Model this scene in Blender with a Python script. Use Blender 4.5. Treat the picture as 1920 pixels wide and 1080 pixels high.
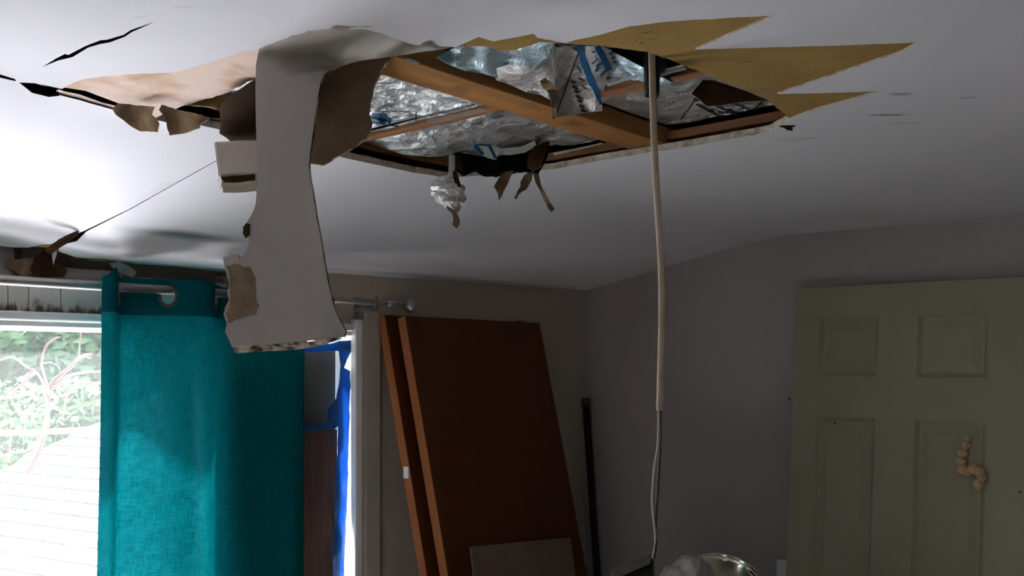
import bpy, bmesh, math, random
from mathutils import Vector, noise
from mathutils.geometry import delaunay_2d_cdt

random.seed(7)
scene = bpy.context.scene
COL = scene.collection
for o in list(bpy.data.objects):
    bpy.data.objects.remove(o, do_unlink=True)

# ------------------------------------------------------------------ camera, sky, exposure
EYE = 1.75                      # camera height above the floor
FPX = 1800.0                    # focal length in pixels of a 1920 px wide frame
HOR = 680.0                     # image row of the horizon
YAW = math.radians(40.9)        # heading, measured from +X
D = Vector((math.cos(YAW), math.sin(YAW), 0))
R = Vector((math.sin(YAW), -math.cos(YAW), 0))
U = Vector((0, 0, 1))
cam_data = bpy.data.cameras.new('camera')
cam = bpy.data.objects.new('camera', cam_data)
COL.objects.link(cam)
cam.location = (0, 0, EYE)
cam.rotation_euler = (math.pi / 2, 0, YAW - math.pi / 2)
cam_data.sensor_width = 36
cam_data.lens = FPX / 1920 * 36
cam_data.shift_y = (HOR - 540) / 1920
cam_data.clip_start = 0.02
cam_data.clip_end = 300
scene.camera = cam

world = bpy.data.worlds.new('overcast_sky')
scene.world = world
world.use_nodes = True
wn = world.node_tree
wn.nodes['Background'].inputs['Color'].default_value = (0.80, 0.90, 1.0, 1)
wn.nodes['Background'].inputs['Strength'].default_value = 1.0

sun_data = bpy.data.lights.new('sun', 'SUN')
sun = bpy.data.objects.new('sun', sun_data)
COL.objects.link(sun)
sun_data.energy = 7.0
sun_data.angle = math.radians(5)
sun_data.color = (1.0, 0.965, 0.985)
sun.rotation_euler = Vector((0.12, -0.57, -0.81)).to_track_quat('-Z', 'Y').to_euler()   # high and hazy, slanting in through the window on to the floor

def portal(name, loc, rot, sx, sy):
    ld = bpy.data.lights.new(name, 'AREA')
    ld.shape = 'RECTANGLE'; ld.size = sx; ld.size_y = sy
    ld.cycles.is_portal = True
    o = bpy.data.objects.new(name, ld); COL.objects.link(o)
    o.location = loc; o.rotation_euler = rot
    return o

scene.view_settings.view_transform = 'Standard'
scene.view_settings.look = 'None'
scene.view_settings.gamma = 1.0
scene.view_settings.use_curve_mapping = False
scene.view_settings.exposure = 3.08
scene.cycles.use_denoising = True
scene.cycles.max_bounces = 12
scene.cycles.diffuse_bounces = 8
scene.cycles.sample_clamp_indirect = 8.0

# ------------------------------------------------------------------ geometry helpers
def P(px, py, depth):
    """point at a distance along the view, in the direction of a photograph pixel"""
    return Vector((0, 0, EYE)) + depth * (D + (px - 960) / FPX * R + (HOR - py) / FPX * U)

def Hh(px, py, h):
    """plan position of a pixel on the level plane h above the eye"""
    p = P(px, py, h * FPX / (HOR - py))
    return (p.x, p.y)

def onY(px, py, Y):
    v = D + (px - 960) / FPX * R + (HOR - py) / FPX * U
    return Vector((0, 0, EYE)) + v * (Y / v.y)

def onX(px, py, X):
    v = D + (px - 960) / FPX * R + (HOR - py) / FPX * U
    return Vector((0, 0, EYE)) + v * (X / v.x)

def put(o, parent=None, label=None, cat=None, group=None, kind=None):
    if parent is not None:
        o.parent = parent
        o.matrix_parent_inverse = parent.matrix_basis.inverted()
    if label: o['label'] = label
    if cat: o['category'] = cat
    if group: o['group'] = group
    if kind: o['kind'] = kind
    return o

def empty(name, loc, label=None, cat=None, group=None, kind=None):
    o = bpy.data.objects.new(name, None)
    COL.objects.link(o)
    o.location = loc
    o.empty_display_size = 0.05
    return put(o, None, label, cat, group, kind)

def mesh(name, verts, faces, mats, parent=None, fm=None, smooth=False, **kw):
    me = bpy.data.meshes.new(name)
    me.from_pydata([tuple(v) for v in verts], [], faces)
    if not isinstance(mats, (list, tuple)): mats = [mats]
    for m in mats: me.materials.append(m)
    if fm:
        for p, k in zip(me.polygons, fm): p.material_index = k
    if smooth:
        for p in me.polygons: p.use_smooth = True
    me.update()
    o = bpy.data.objects.new(name, me)
    COL.objects.link(o)
    return put(o, parent, **kw)

def bm_obj(name, bm, mats, parent=None, smooth=False, **kw):
    me = bpy.data.meshes.new(name)
    bm.normal_update()
    bm.to_mesh(me); bm.free()
    if not isinstance(mats, (list, tuple)): mats = [mats]
    for m in mats: me.materials.append(m)
    if smooth:
        for p in me.polygons: p.use_smooth = True
    o = bpy.data.objects.new(name, me)
    COL.objects.link(o)
    return put(o, parent, **kw)

def add_box(bm, lo, hi, bevel=0.0, mi=0):
    r = bmesh.ops.create_cube(bm, size=1.0)
    vs = r['verts']
    for v in vs:
        v.co = Vector([lo[i] + (v.co[i] + 0.5) * (hi[i] - lo[i]) for i in range(3)])
    fs = set(f for v in vs for f in v.link_faces)
    for f in fs: f.material_index = mi
    if bevel > 0:
        es = list(set(e for v in vs for e in v.link_edges))
        rb = bmesh.ops.bevel(bm, geom=es, offset=bevel, segments=2, affect='EDGES', profile=0.5)
        for f in rb['faces']: f.material_index = mi

def box(name, lo, hi, mat, parent=None, bevel=0.0, **kw):
    bm = bmesh.new()
    add_box(bm, lo, hi, bevel)
    return bm_obj(name, bm, mat, parent, **kw)

def boxes(name, lst, mat, parent=None, bevel=0.0, **kw):
    bm = bmesh.new()
    for lo, hi in lst: add_box(bm, lo, hi, bevel)
    return bm_obj(name, bm, mat, parent, **kw)

def rough_board(name, lo, hi, mat, parent=None, amp=0.0015, n=14, seed=0, **kw):
    """a sawn timber: bevelled box cut along its length and slightly uneven"""
    bm = bmesh.new()
    add_box(bm, lo, hi, 0.0025)
    ax = max(range(3), key=lambda i: hi[i] - lo[i])
    for k in range(1, n):
        c = [0, 0, 0]; c[ax] = lo[ax] + (hi[ax] - lo[ax]) * k / n
        nn = [0, 0, 0]; nn[ax] = 1
        bmesh.ops.bisect_plane(bm, geom=bm.verts[:] + bm.edges[:] + bm.faces[:], plane_co=c, plane_no=nn)
    for v in bm.verts:
        v.co += Vector(noise.noise_vector(v.co * 14 + Vector((seed, 0, 0)))) * amp
    return bm_obj(name, bm, mat, parent, **kw)

def tube(name, pts, rad, mat, parent=None, seg=10, caps=True, **kw):
    pts = [Vector(p) for p in pts]
    n = len(pts)
    rads = rad if isinstance(rad, (list, tuple)) else [rad] * n
    verts, faces = [], []
    t0 = (pts[1] - pts[0]).normalized()
    ref = Vector((0, 0, 1)) if abs(t0.z) < 0.9 else Vector((1, 0, 0))
    nrm = t0.cross(ref).normalized()
    for i in range(n):
        t = (pts[min(i + 1, n - 1)] - pts[max(i - 1, 0)]).normalized()
        nrm = (nrm - t * nrm.dot(t)).normalized()
        b = t.cross(nrm)
        for k in range(seg):
            a = 2 * math.pi * k / seg
            verts.append(pts[i] + (nrm * math.cos(a) + b * math.sin(a)) * rads[i])
    for i in range(n - 1):
        for k in range(seg):
            k2 = (k + 1) % seg
            faces.append((i * seg + k, i * seg + k2, (i + 1) * seg + k2, (i + 1) * seg + k))
    if caps:
        faces.append(tuple(range(seg))[::-1])
        faces.append(tuple((n - 1) * seg + k for k in range(seg)))
    return mesh(name, verts, faces, mat, parent, smooth=True, **kw)

def spline(pts, n=8):
    """Catmull-Rom through the points"""
    pts = [Vector(p) for p in pts]
    q = [2 * pts[0] - pts[1]] + pts + [2 * pts[-1] - pts[-2]]
    out = []
    for i in range(1, len(q) - 2):
        for k in range(n):
            t = k / n
            a, b, c, d = q[i - 1], q[i], q[i + 1], q[i + 2]
            out.append(0.5 * ((2 * b) + (-a + c) * t + (2 * a - 5 * b + 4 * c - d) * t * t + (-a + 3 * b - 3 * c + d) * t ** 3))
    out.append(pts[-1])
    return out

def inside(p, poly):
    x, y = p; c = False; n = len(poly); j = n - 1
    for i in range(n):
        xi, yi = poly[i]; xj, yj = poly[j]
        if (yi > y) != (yj > y) and x < (xj - xi) * (y - yi) / (yj - yi) + xi: c = not c
        j = i
    return c

def ragged(poly, step, amp, seed=0):
    """resample an outline and roughen it like torn paper"""
    out = []
    n = len(poly)
    for i in range(n):
        a = Vector(poly[i]); b = Vector(poly[(i + 1) % n])
        L = (b - a).length
        m = max(1, int(L / step))
        t = (b - a) / max(L, 1e-9)
        nn = Vector((-t.y, t.x))
        for k in range(m):
            p = a + (b - a) * (k / m)
            s = noise.noise(Vector((p.x / step * 0.35, p.y / step * 0.35, seed))) + 0.6 * noise.noise(Vector((p.x / step * 0.9, p.y / step * 0.9, seed + 9)))
            w = 0.35 if k == 0 else 1.0
            q = p + nn * s * amp * w
            out.append((q.x, q.y))
    return out

def tri2d(outer, holes, grid, margin=0.45):
    """triangulate an outline with holes over a grid of inner points"""
    pts, edges = [], []
    for poly in [outer] + holes:
        s = len(pts)
        pts += [Vector(p) for p in poly]
        edges += [(s + i, s + (i + 1) % len(poly)) for i in range(len(poly))]
    xs = [p[0] for p in outer]; ys = [p[1] for p in outer]
    bnd = list(pts)
    cell = {}
    for b in bnd:
        cell.setdefault((int(b.x // grid), int(b.y // grid)), []).append(b)
    nx = int((max(xs) - min(xs)) / grid) + 1; ny = int((max(ys) - min(ys)) / grid) + 1
    for i in range(nx + 1):
        for j in range(ny + 1):
            q = Vector((min(xs) + i * grid, min(ys) + j * grid))
            if not inside(q, outer) or any(inside(q, h) for h in holes): continue
            ci, cj = int(q.x // grid), int(q.y // grid)
            if any((b - q).length < grid * margin for a in (-1, 0, 1) for c in (-1, 0, 1) for b in cell.get((ci + a, cj + c), ())): continue
            pts.append(q)
    r = delaunay_2d_cdt(pts, edges, [], 0, 1e-7)
    v2, fs = r[0], r[2]
    keep = []
    for f in fs:
        c = sum((v2[i] for i in f), Vector((0, 0))) / len(f)
        if inside(c, outer) and not any(inside(c, h) for h in holes):
            a, b, d = v2[f[0]], v2[f[1]], v2[f[2]]
            if (b - a).cross(d - a) < 0: f = tuple(reversed(f))
            keep.append(tuple(f))
    return v2, keep

def sheet(name, outer, holes, grid, front, back, mats, parent=None, smooth=True, fmat=None, emat=None, **kw):
    """a solid sheet: front(u,v) and back(u,v) give its two faces; mats = front, back, edge"""
    v2, fs = tri2d(outer, holes, grid)
    used = sorted(set(i for f in fs for i in f))
    ix = {k: n for n, k in enumerate(used)}
    n = len(used)
    A = [front(v2[k].x, v2[k].y) for k in used]
    B = [back(v2[k].x, v2[k].y) for k in used]
    faces, fm = [], []
    cnt = {}
    for f in fs:
        g = [ix[i] for i in f]
        faces.append(tuple(g)); fm.append(fmat(*(sum((v2[i] for i in f), Vector((0, 0))) / 3)) if fmat else 0)
        faces.append(tuple(n + i for i in reversed(g))); fm.append(1)
        for a, b in ((g[0], g[1]), (g[1], g[2]), (g[2], g[0])): cnt[(a, b)] = 1
    nf = len(faces)
    verts = A + B
    dup = {}
    def d(i):
        if i not in dup:
            dup[i] = len(verts); verts.append(verts[i].copy())
        return dup[i]
    for (a, b) in list(cnt):
        if (b, a) not in cnt:
            faces.append((d(b), d(a), d(n + a), d(n + b)))
            mid = (v2[used[a]] + v2[used[b]]) / 2
            fm.append(emat(mid.x, mid.y) if emat else 2)
    o = mesh(name, verts, faces, mats, parent, fm=fm, smooth=False, **kw)
    if smooth:
        for i, p in enumerate(o.data.polygons):
            if i < nf: p.use_smooth = True
    return o

def slab_px(name, outline, depth, thick, mats, parent=None, grid=12, rag=None, holes=(), seed=0, wav=0.0, **kw):
    """a sheet whose outline is seen at these pixels and which stands at depth(px, py) metres"""
    if rag: outline = ragged(outline, rag[0], rag[1], seed)
    def wz(x, y): return depth(x, y) + wav * noise.noise(Vector((x * 0.02, y * 0.02, seed)))
    fr = lambda x, y: P(x, y, wz(x, y))
    bk = lambda x, y: P(x, y, wz(x, y)) + (D * thick)
    return sheet(name, outline, list(holes), grid, fr, bk, mats, parent, **kw)

def sstep(a, b, x):
    t = max(0.0, min(1.0, (x - a) / (b - a)))
    return t * t * (3 - 2 * t)

def lerp_list(lst, x):
    if x <= lst[0][0]: return lst[0][1]
    for (a, va), (b, vb) in zip(lst, lst[1:]):
        if x <= b: return va + (vb - va) * (x - a) / (b - a)
    return lst[-1][1]

# ------------------------------------------------------------------ materials
def new_mat(name):
    m = bpy.data.materials.new(name)
    m.use_nodes = True
    nt = m.node_tree
    return m, nt, nt.nodes['Principled BSDF']

def N(nt, t, **kw):
    n = nt.nodes.new(t)
    for k, v in kw.items(): setattr(n, k, v)
    return n

def coords(nt, scale=(1, 1, 1), src='Object'):
    tc = N(nt, 'ShaderNodeTexCoord')
    mp = N(nt, 'ShaderNodeMapping')
    mp.inputs['Scale'].default_value = scale
    nt.links.new(tc.outputs[src], mp.inputs['Vector'])
    return mp.outputs['Vector']

def noise_tex(nt, vec, scale, detail=5, rough=0.55, dist=0.0):
    n = N(nt, 'ShaderNodeTexNoise')
    n.inputs['Scale'].default_value = scale
    n.inputs['Detail'].default_value = detail
    n.inputs['Roughness'].default_value = rough
    n.inputs['Distortion'].default_value = dist
    nt.links.new(vec, n.inputs['Vector'])
    return n.outputs['Fac']

def ramp(nt, fac, stops):
    r = N(nt, 'ShaderNodeValToRGB')
    e = r.color_ramp.elements
    e[0].position, e[0].color = stops[0][0], (*stops[0][1], 1)
    e[1].position, e[1].color = stops[-1][0], (*stops[-1][1], 1)
    for p, c in stops[1:-1]:
        k = e.new(p); k.color = (*c, 1)
    nt.links.new(fac, r.inputs['Fac'])
    return r.outputs['Color']

def bump(nt, bsdf, fac, strength, dist=0.01):
    b = N(nt, 'ShaderNodeBump')
    b.inputs['Strength'].default_value = strength
    b.inputs['Distance'].default_value = dist
    nt.links.new(fac, b.inputs['Height'])
    nt.links.new(b.outputs['Normal'], bsdf.inputs['Normal'])

def simple(name, c1, c2=None, scale=6, rough=0.8, metal=0.0, bmp=0.0, bscale=60, stretch=(1, 1, 1), spec=0.3, lo=0.3, hi=0.7):
    m, nt, b = new_mat(name)
    b.inputs['Roughness'].default_value = rough
    b.inputs['Metallic'].default_value = metal
    b.inputs['Specular IOR Level'].default_value = spec
    vec = coords(nt, stretch)
    if c2 is None: c2 = tuple(x * 0.85 for x in c1)
    nt.links.new(ramp(nt, noise_tex(nt, vec, scale), [(lo, c2), (hi, c1)]), b.inputs['Base Color'])
    if bmp: bump(nt, b, noise_tex(nt, vec, bscale, 4), bmp)
    return m

def mixc(nt, fac, a, b):
    m = N(nt, 'ShaderNodeMix', data_type='RGBA')
    for s, v in ((0, fac), (6, a), (7, b)):
        if hasattr(v, 'is_linked') or hasattr(v, 'links'): nt.links.new(v, m.inputs[s])
        elif s == 0: m.inputs[s].default_value = v
        else: m.inputs[s].default_value = (*v, 1)
    return m.outputs[2]

def stain(nt, pos, cx, cy, ang, rx, ry, soft=0.6, nz=0.5, nscale=25):
    """mask of an elongated blotch at a plan position"""
    mp = N(nt, 'ShaderNodeMapping', vector_type='TEXTURE')
    mp.inputs['Location'].default_value = (cx, cy, 0)
    mp.inputs['Rotation'].default_value = (0, 0, ang)
    mp.inputs['Scale'].default_value = (rx, ry, 1000)
    nt.links.new(pos, mp.inputs['Vector'])
    sp = N(nt, 'ShaderNodeVectorMath', operation='MULTIPLY'); sp.inputs[1].default_value = (1, 1, 0)
    nt.links.new(mp.outputs['Vector'], sp.inputs[0])
    ln = N(nt, 'ShaderNodeVectorMath', operation='LENGTH')
    nt.links.new(sp.outputs[0], ln.inputs[0])
    nf = noise_tex(nt, pos, nscale, 4)
    ad = N(nt, 'ShaderNodeMath', operation='MULTIPLY_ADD')
    nt.links.new(nf, ad.inputs[0]); ad.inputs[1].default_value = nz * 2
    nt.links.new(ln.outputs['Value'], ad.inputs[2])
    mr = N(nt, 'ShaderNodeMapRange', interpolation_type='SMOOTHSTEP')
    mr.inputs[1].default_value = 1.0 + nz; mr.inputs[2].default_value = 1.0 + nz - soft
    nt.links.new(ad.outputs[0], mr.inputs[0])
    return mr.outputs[0]

def ceiling_paint():
    m, nt, b = new_mat('ceiling_paint')
    b.inputs['Roughness'].default_value = 0.75
    b.inputs['Specular IOR Level'].default_value = 0.25
    vec = coords(nt)
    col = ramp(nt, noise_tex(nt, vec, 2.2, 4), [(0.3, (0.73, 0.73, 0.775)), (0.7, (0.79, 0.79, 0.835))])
    dark = (0.16, 0.15, 0.13)
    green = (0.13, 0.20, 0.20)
    spots = [  # px, py on the ceiling, angle, half length, half width, colour, strength
        (1665, 215, .055, .010, dark, .75), (1690, 176, .03, .012, dark, .55), (1815, 182, .022, .008, dark, .4),
        (1740, 287, .025, .006, dark, .35), (1510, 258, .05, .006, (.33, .27, .2), .5), (1700, 230, .045, .004, dark, .4),
        (1480, 262, .06, .010, (.45, .40, .3), .4),
        (350, 12, .03, .004, (.35, .34, .38), .3), (262, 32, .012, .004, (.4, .38, .42), .3),
    ]
    for px, py, rx, ry, c, s in spots:
        x, y = Hh(px, py, 0.478)
        k = stain(nt, vec, x, y, math.radians(-52), rx, ry, 0.7, 0.45, 30)
        mm = N(nt, 'ShaderNodeMath', operation='MULTIPLY'); nt.links.new(k, mm.inputs[0]); mm.inputs[1].default_value = s
        col = mixc(nt, mm.outputs[0], col, c)
    # dark green streak along the bottom of the slope above the window
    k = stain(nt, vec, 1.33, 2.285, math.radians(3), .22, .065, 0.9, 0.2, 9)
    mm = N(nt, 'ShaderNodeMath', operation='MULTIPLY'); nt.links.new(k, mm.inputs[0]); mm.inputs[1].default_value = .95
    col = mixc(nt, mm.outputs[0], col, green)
    k = stain(nt, vec, 1.25, 2.50, 0.0, 1.1, .035, 0.9, 0.3, 9)
    mm = N(nt, 'ShaderNodeMath', operation='MULTIPLY'); nt.links.new(k, mm.inputs[0]); mm.inputs[1].default_value = .35
    col = mixc(nt, mm.outputs[0], col, (.62, .57, .46))
    nt.links.new(col, b.inputs['Base Color'])
    bump(nt, b, noise_tex(nt, vec, 160, 3), 0.08, 0.004)
    return m

M = {}
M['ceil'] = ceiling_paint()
M['paper'] = simple('torn_kraft_paper', (0.40, 0.265, 0.095), (0.31, 0.20, 0.07), 9, .95, bmp=.25, bscale=45, spec=.1)
M['pink'] = simple('torn_pink_paper', (0.80, 0.64, 0.55), (0.58, 0.36, 0.20), 11, .95, bmp=.4, bscale=40, spec=.1, lo=.28, hi=.52)
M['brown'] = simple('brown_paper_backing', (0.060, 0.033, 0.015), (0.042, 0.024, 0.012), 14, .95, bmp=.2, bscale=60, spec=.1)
M['gyps'] = simple('broken_gypsum', (0.72, 0.66, 0.56), (0.34, 0.26, 0.16), 38, .95, bmp=.6, bscale=120, spec=.1, lo=.3, hi=.55)
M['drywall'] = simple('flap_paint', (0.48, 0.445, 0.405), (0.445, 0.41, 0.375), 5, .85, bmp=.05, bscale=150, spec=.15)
M['dwpatch'] = simple('scuffed_paper', (0.27, 0.185, 0.115), (0.16, 0.105, 0.06), 30, .95, bmp=.3, bscale=80, spec=.1)
M['core'] = simple('crumbling_core', (0.45, 0.36, 0.28), (0.03, 0.025, 0.02), 42, .95, bmp=.8, bscale=110, spec=.1, lo=.42, hi=.58)
M['wallp'] = simple('wall_paint', (0.50, 0.435, 0.365), (0.46, 0.40, 0.335), 2.5, .8, bmp=.05, bscale=130, spec=.2)
M['wallr'] = simple('wall_paint_grey', (0.45, 0.405, 0.40), (0.41, 0.37, 0.365), 2.5, .8, bmp=.05, bscale=130, spec=.2)
M['casing'] = simple('casing_paint', (0.46, 0.42, 0.35), (0.41, 0.37, 0.31), 8, .6, spec=.3)
M['white'] = simple('white_trim_paint', (0.82, 0.82, 0.80), (0.74, 0.74, 0.72), 8, .5, spec=.35)
M['floor'] = simple('pale_carpet', (0.50, 0.47, 0.45), (0.42, 0.39, 0.37), 3, .9)
M['doorp'] = simple('door_paint', (0.38, 0.345, 0.24), (0.34, 0.31, 0.215), 4, .55, bmp=.03, bscale=90, spec=.35)
M['foam'] = simple('expanding_foam', (0.70, 0.50, 0.30), (0.55, 0.36, 0.20), 30, .7, bmp=.2, bscale=90)
M['metal'] = simple('brushed_rod', (0.42, 0.40, 0.38), (0.30, 0.29, 0.28), 20, .38, metal=.85)
M['black'] = simple('black_plastic', (0.012, 0.012, 0.014), (0.006, 0.006, 0.007), 10, .45)
M['dark'] = simple('painted_attic_dark', (0.012, 0.010, 0.009), (0.004, 0.004, 0.004), 20, 1.0, spec=0)  # near-black that paints in the dark of cracks, gaps and voids
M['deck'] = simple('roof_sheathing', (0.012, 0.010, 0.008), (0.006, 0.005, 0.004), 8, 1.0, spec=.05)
M['cable'] = simple('cable_sheath', (0.50, 0.42, 0.33), (0.40, 0.33, 0.25), 30, .55)
M['wirew'] = simple('pale_wire', (0.55, 0.52, 0.50), (0.45, 0.42, 0.40), 30, .5)
M['wirec'] = simple('dark_wire', (0.10, 0.08, 0.07), (0.06, 0.05, 0.045), 30, .5)
M['cardb'] = simple('cardboard', (0.20, 0.145, 0.10), (0.17, 0.125, 0.085), 10, .9, spec=.1)
M['greyb'] = simple('grey_board', (0.12, 0.115, 0.10), (0.10, 0.095, 0.085), 5, .8)
M['cloth'] = simple('grey_cloth', (0.42, 0.39, 0.36), (0.30, 0.28, 0.26), 18, .95, bmp=.3, bscale=120)
M['chrome'] = simple('polished_metal', (0.72, 0.72, 0.62), (0.62, 0.62, 0.52), 8, .18, metal=1.0)
M['ground'] = simple('grey_paving', (0.30, 0.29, 0.29), (0.24, 0.23, 0.23), 3, 1.0, spec=0)
M['shingle'] = simple('pale_shingles', (0.84, 0.81, 0.85), (0.72, 0.69, 0.73), 14, .9, bmp=.2, bscale=90, spec=.1)
M['leafa'] = simple('leaf_green', (0.050, 0.105, 0.035), (0.030, 0.062, 0.026), 5, .7, spec=.3)
M['leafb'] = simple('leaf_yellow_green', (0.075, 0.125, 0.040), (0.05, 0.09, 0.032), 5, .7, spec=.3)
M['bark'] = simple('red_bark', (0.085, 0.034, 0.030), (0.065, 0.025, 0.022), 12, .8)
M['trunk'] = simple('tree_bark', (0.20, 0.15, 0.11), (0.10, 0.07, 0.05), 12, .9)
M['inkblk'] = simple('black_print', (0.03, 0.035, 0.045), (0.02, 0.02, 0.03), 20, .6)
M['inkblu'] = simple('blue_print', (0.010, 0.115, 0.28), (0.008, 0.085, 0.22), 20, .45)
M['dirty'] = simple('dirty_paper', (0.12, 0.09, 0.05), (0.06, 0.045, 0.025), 25, .95)
M['scuff'] = simple('scuffed_face', (0.34, 0.255, 0.18), (0.22, 0.155, 0.10), 34, .95, bmp=.3, bscale=90, spec=.1)
M['rust'] = simple('rusty_plate', (0.075, 0.06, 0.032), (0.04, 0.03, 0.02), 40, .8)
M['lip_shadow'] = simple('shingle_lip_shadow', (0.035, 0.034, 0.036), (0.02, 0.02, 0.02), 12, .9)  # near-black riser colour paints the shadow line of each course
M['fence'] = simple('white_fence', (0.78, 0.78, 0.82), (0.7, 0.7, 0.74), 8, .7)

def wood(name, c1, c2, axis=0, sc=22, rough=.6, dark=None):
    m, nt, b = new_mat(name)
    b.inputs['Roughness'].default_value = rough
    b.inputs['Specular IOR Level'].default_value = .3
    st = [1.0, 1.0, 1.0]; st[axis] = 0.07
    vec = coords(nt, tuple(st))
    f = noise_tex(nt, vec, sc, 6, .6, .4)
    stops = [(0.3, c2), (0.7, c1)]
    col = ramp(nt, f, stops)
    if dark:
        f2 = noise_tex(nt, coords(nt), 7, 3)
        col = mixc(nt, ramp(nt, f2, [(0.55, (0, 0, 0)), (0.7, (1, 1, 1))]), col, dark)
    nt.links.new(col, b.inputs['Base Color'])
    bump(nt, b, f, .15, .004)
    return m

M['joist'] = wood('joist_pine', (0.42, 0.20, 0.06), (0.27, 0.115, 0.032), 0, 26, .75, (0.15, 0.06, 0.03))
M['strapx'] = wood('furring_pine', (0.36, 0.18, 0.08), (0.22, 0.095, 0.042), 1, 30, .75)
M['veneer'] = wood('orange_veneer', (0.105, 0.030, 0.006), (0.085, 0.023, 0.005), 2, 10, .5)
M['venedge'] = wood('orange_veneer_edge', (0.36, 0.12, 0.04), (0.27, 0.09, 0.03), 2, 16, .42)
M['brownb'] = wood('dark_brown_board', (0.16, 0.085, 0.065), (0.10, 0.05, 0.04), 2, 40, .6)
M['plate'] = wood('weathered_timber', (0.42, 0.38, 0.36), (0.26, 0.23, 0.21), 0, 18, .9)
M['chest'] = wood('chest_wood', (0.22, 0.13, 0.08), (0.15, 0.09, 0.05), 0, 14, .5)

def foil_mat(name, tint, rough, metal=.75):
    m, nt, b = new_mat(name)
    b.inputs['Metallic'].default_value = metal
    vec = coords(nt)
    dirt = noise_tex(nt, vec, 9, 5)
    col = ramp(nt, dirt, [(0.35, tuple(t * .62 for t in tint)), (0.6, tint)])
    nt.links.new(col, b.inputs['Base Color'])
    nt.links.new(ramp(nt, noise_tex(nt, vec, 5, 3), [(0.3, (rough * .75,) * 3), (0.7, (rough * 1.3,) * 3)]), b.inputs['Roughness'])
    v = N(nt, 'ShaderNodeTexVoronoi', feature='F1'); v.inputs['Scale'].default_value = 26
    nt.links.new(vec, v.inputs['Vector'])
    a = N(nt, 'ShaderNodeMath', operation='ADD')
    nt.links.new(v.outputs['Distance'], a.inputs[0]); nt.links.new(noise_tex(nt, vec, 45, 5, .65, .6), a.inputs[1])
    bump(nt, b, a.outputs[0], .6, .02)
    return m
M['foil'] = foil_mat('foil_facing', (0.86, 0.87, 0.86), .30)
M['foilb'] = foil_mat('foil_facing_sky_reflection', (0.70, 0.90, 1.0), .24)  # blue tint paints a sky reflection into the foil
M['foilc'] = foil_mat('foil_facing_pale_sky_reflection', (0.66, 0.86, 0.96), .28, .4)  # paler, brighter tint with the sky reflection painted in
M['foilp'] = foil_mat('foil_facing_dull', (0.80, 0.78, 0.74), .45)

def curtain_mat(name, col, tl, header=False):
    m, nt, b = new_mat(name)
    out = nt.nodes['Material Output']
    vec = coords(nt)
    # slubbed linen: fine horizontal threads
    f = noise_tex(nt, coords(nt, (14, 14, 160)), 3.0, 3, .6)
    f2 = noise_tex(nt, coords(nt, (150, 150, 10)), 3.0, 3, .6)
    ad = N(nt, 'ShaderNodeMath', operation='ADD'); nt.links.new(f, ad.inputs[0]); nt.links.new(f2, ad.inputs[1])
    hf = N(nt, 'ShaderNodeMath', operation='MULTIPLY'); nt.links.new(ad.outputs[0], hf.inputs[0]); hf.inputs[1].default_value = .5
    c = ramp(nt, hf.outputs[0], [(0.38, tuple(x * .70 for x in col)), (0.60, col)])
    ct = ramp(nt, hf.outputs[0], [(0.38, tuple(x * .60 for x in tl)), (0.60, tl)])
    df = N(nt, 'ShaderNodeBsdfDiffuse'); tr = N(nt, 'ShaderNodeBsdfTranslucent')
    nt.links.new(c, df.inputs['Color']); nt.links.new(ct, tr.inputs['Color'])
    mx = N(nt, 'ShaderNodeMixShader'); mx.inputs[0].default_value = .2 if header else .5
    nt.links.new(df.outputs[0], mx.inputs[1]); nt.links.new(tr.outputs[0], mx.inputs[2])
    # the open weave lets a little light straight through, least where seen aslant
    tp = N(nt, 'ShaderNodeBsdfTransparent'); tp.inputs['Color'].default_value = (.50, .95, 1.0, 1)
    lw = N(nt, 'ShaderNodeLayerWeight'); lw.inputs['Blend'].default_value = .5
    fc = N(nt, 'ShaderNodeMapRange'); fc.inputs[1].default_value = .05; fc.inputs[2].default_value = .6
    fc.inputs[3].default_value = .0 if header else .055; fc.inputs[4].default_value = .0
    nt.links.new(lw.outputs['Facing'], fc.inputs[0])
    ml = N(nt, 'ShaderNodeMath', operation='MULTIPLY')
    nt.links.new(fc.outputs[0], ml.inputs[0])
    thr = N(nt, 'ShaderNodeMapRange'); thr.inputs[1].default_value = .40; thr.inputs[2].default_value = .6
    thr.inputs[3].default_value = .25; thr.inputs[4].default_value = 1.0
    nt.links.new(hf.outputs[0], thr.inputs[0]); nt.links.new(thr.outputs[0], ml.inputs[1])
    m2 = N(nt, 'ShaderNodeMixShader')
    nt.links.new(ml.outputs[0], m2.inputs[0]); nt.links.new(mx.outputs[0], m2.inputs[1]); nt.links.new(tp.outputs[0], m2.inputs[2])
    nt.links.new(m2.outputs[0], out.inputs['Surface'])
    nt.nodes.remove(b)
    return m
M['curt'] = curtain_mat('teal_linen', (0.006, 0.18, 0.20), (0.018, 0.28, 0.30))
M['curth'] = curtain_mat('teal_linen_header', (0.005, 0.12, 0.15), (0.004, 0.07, 0.09), True)

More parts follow.
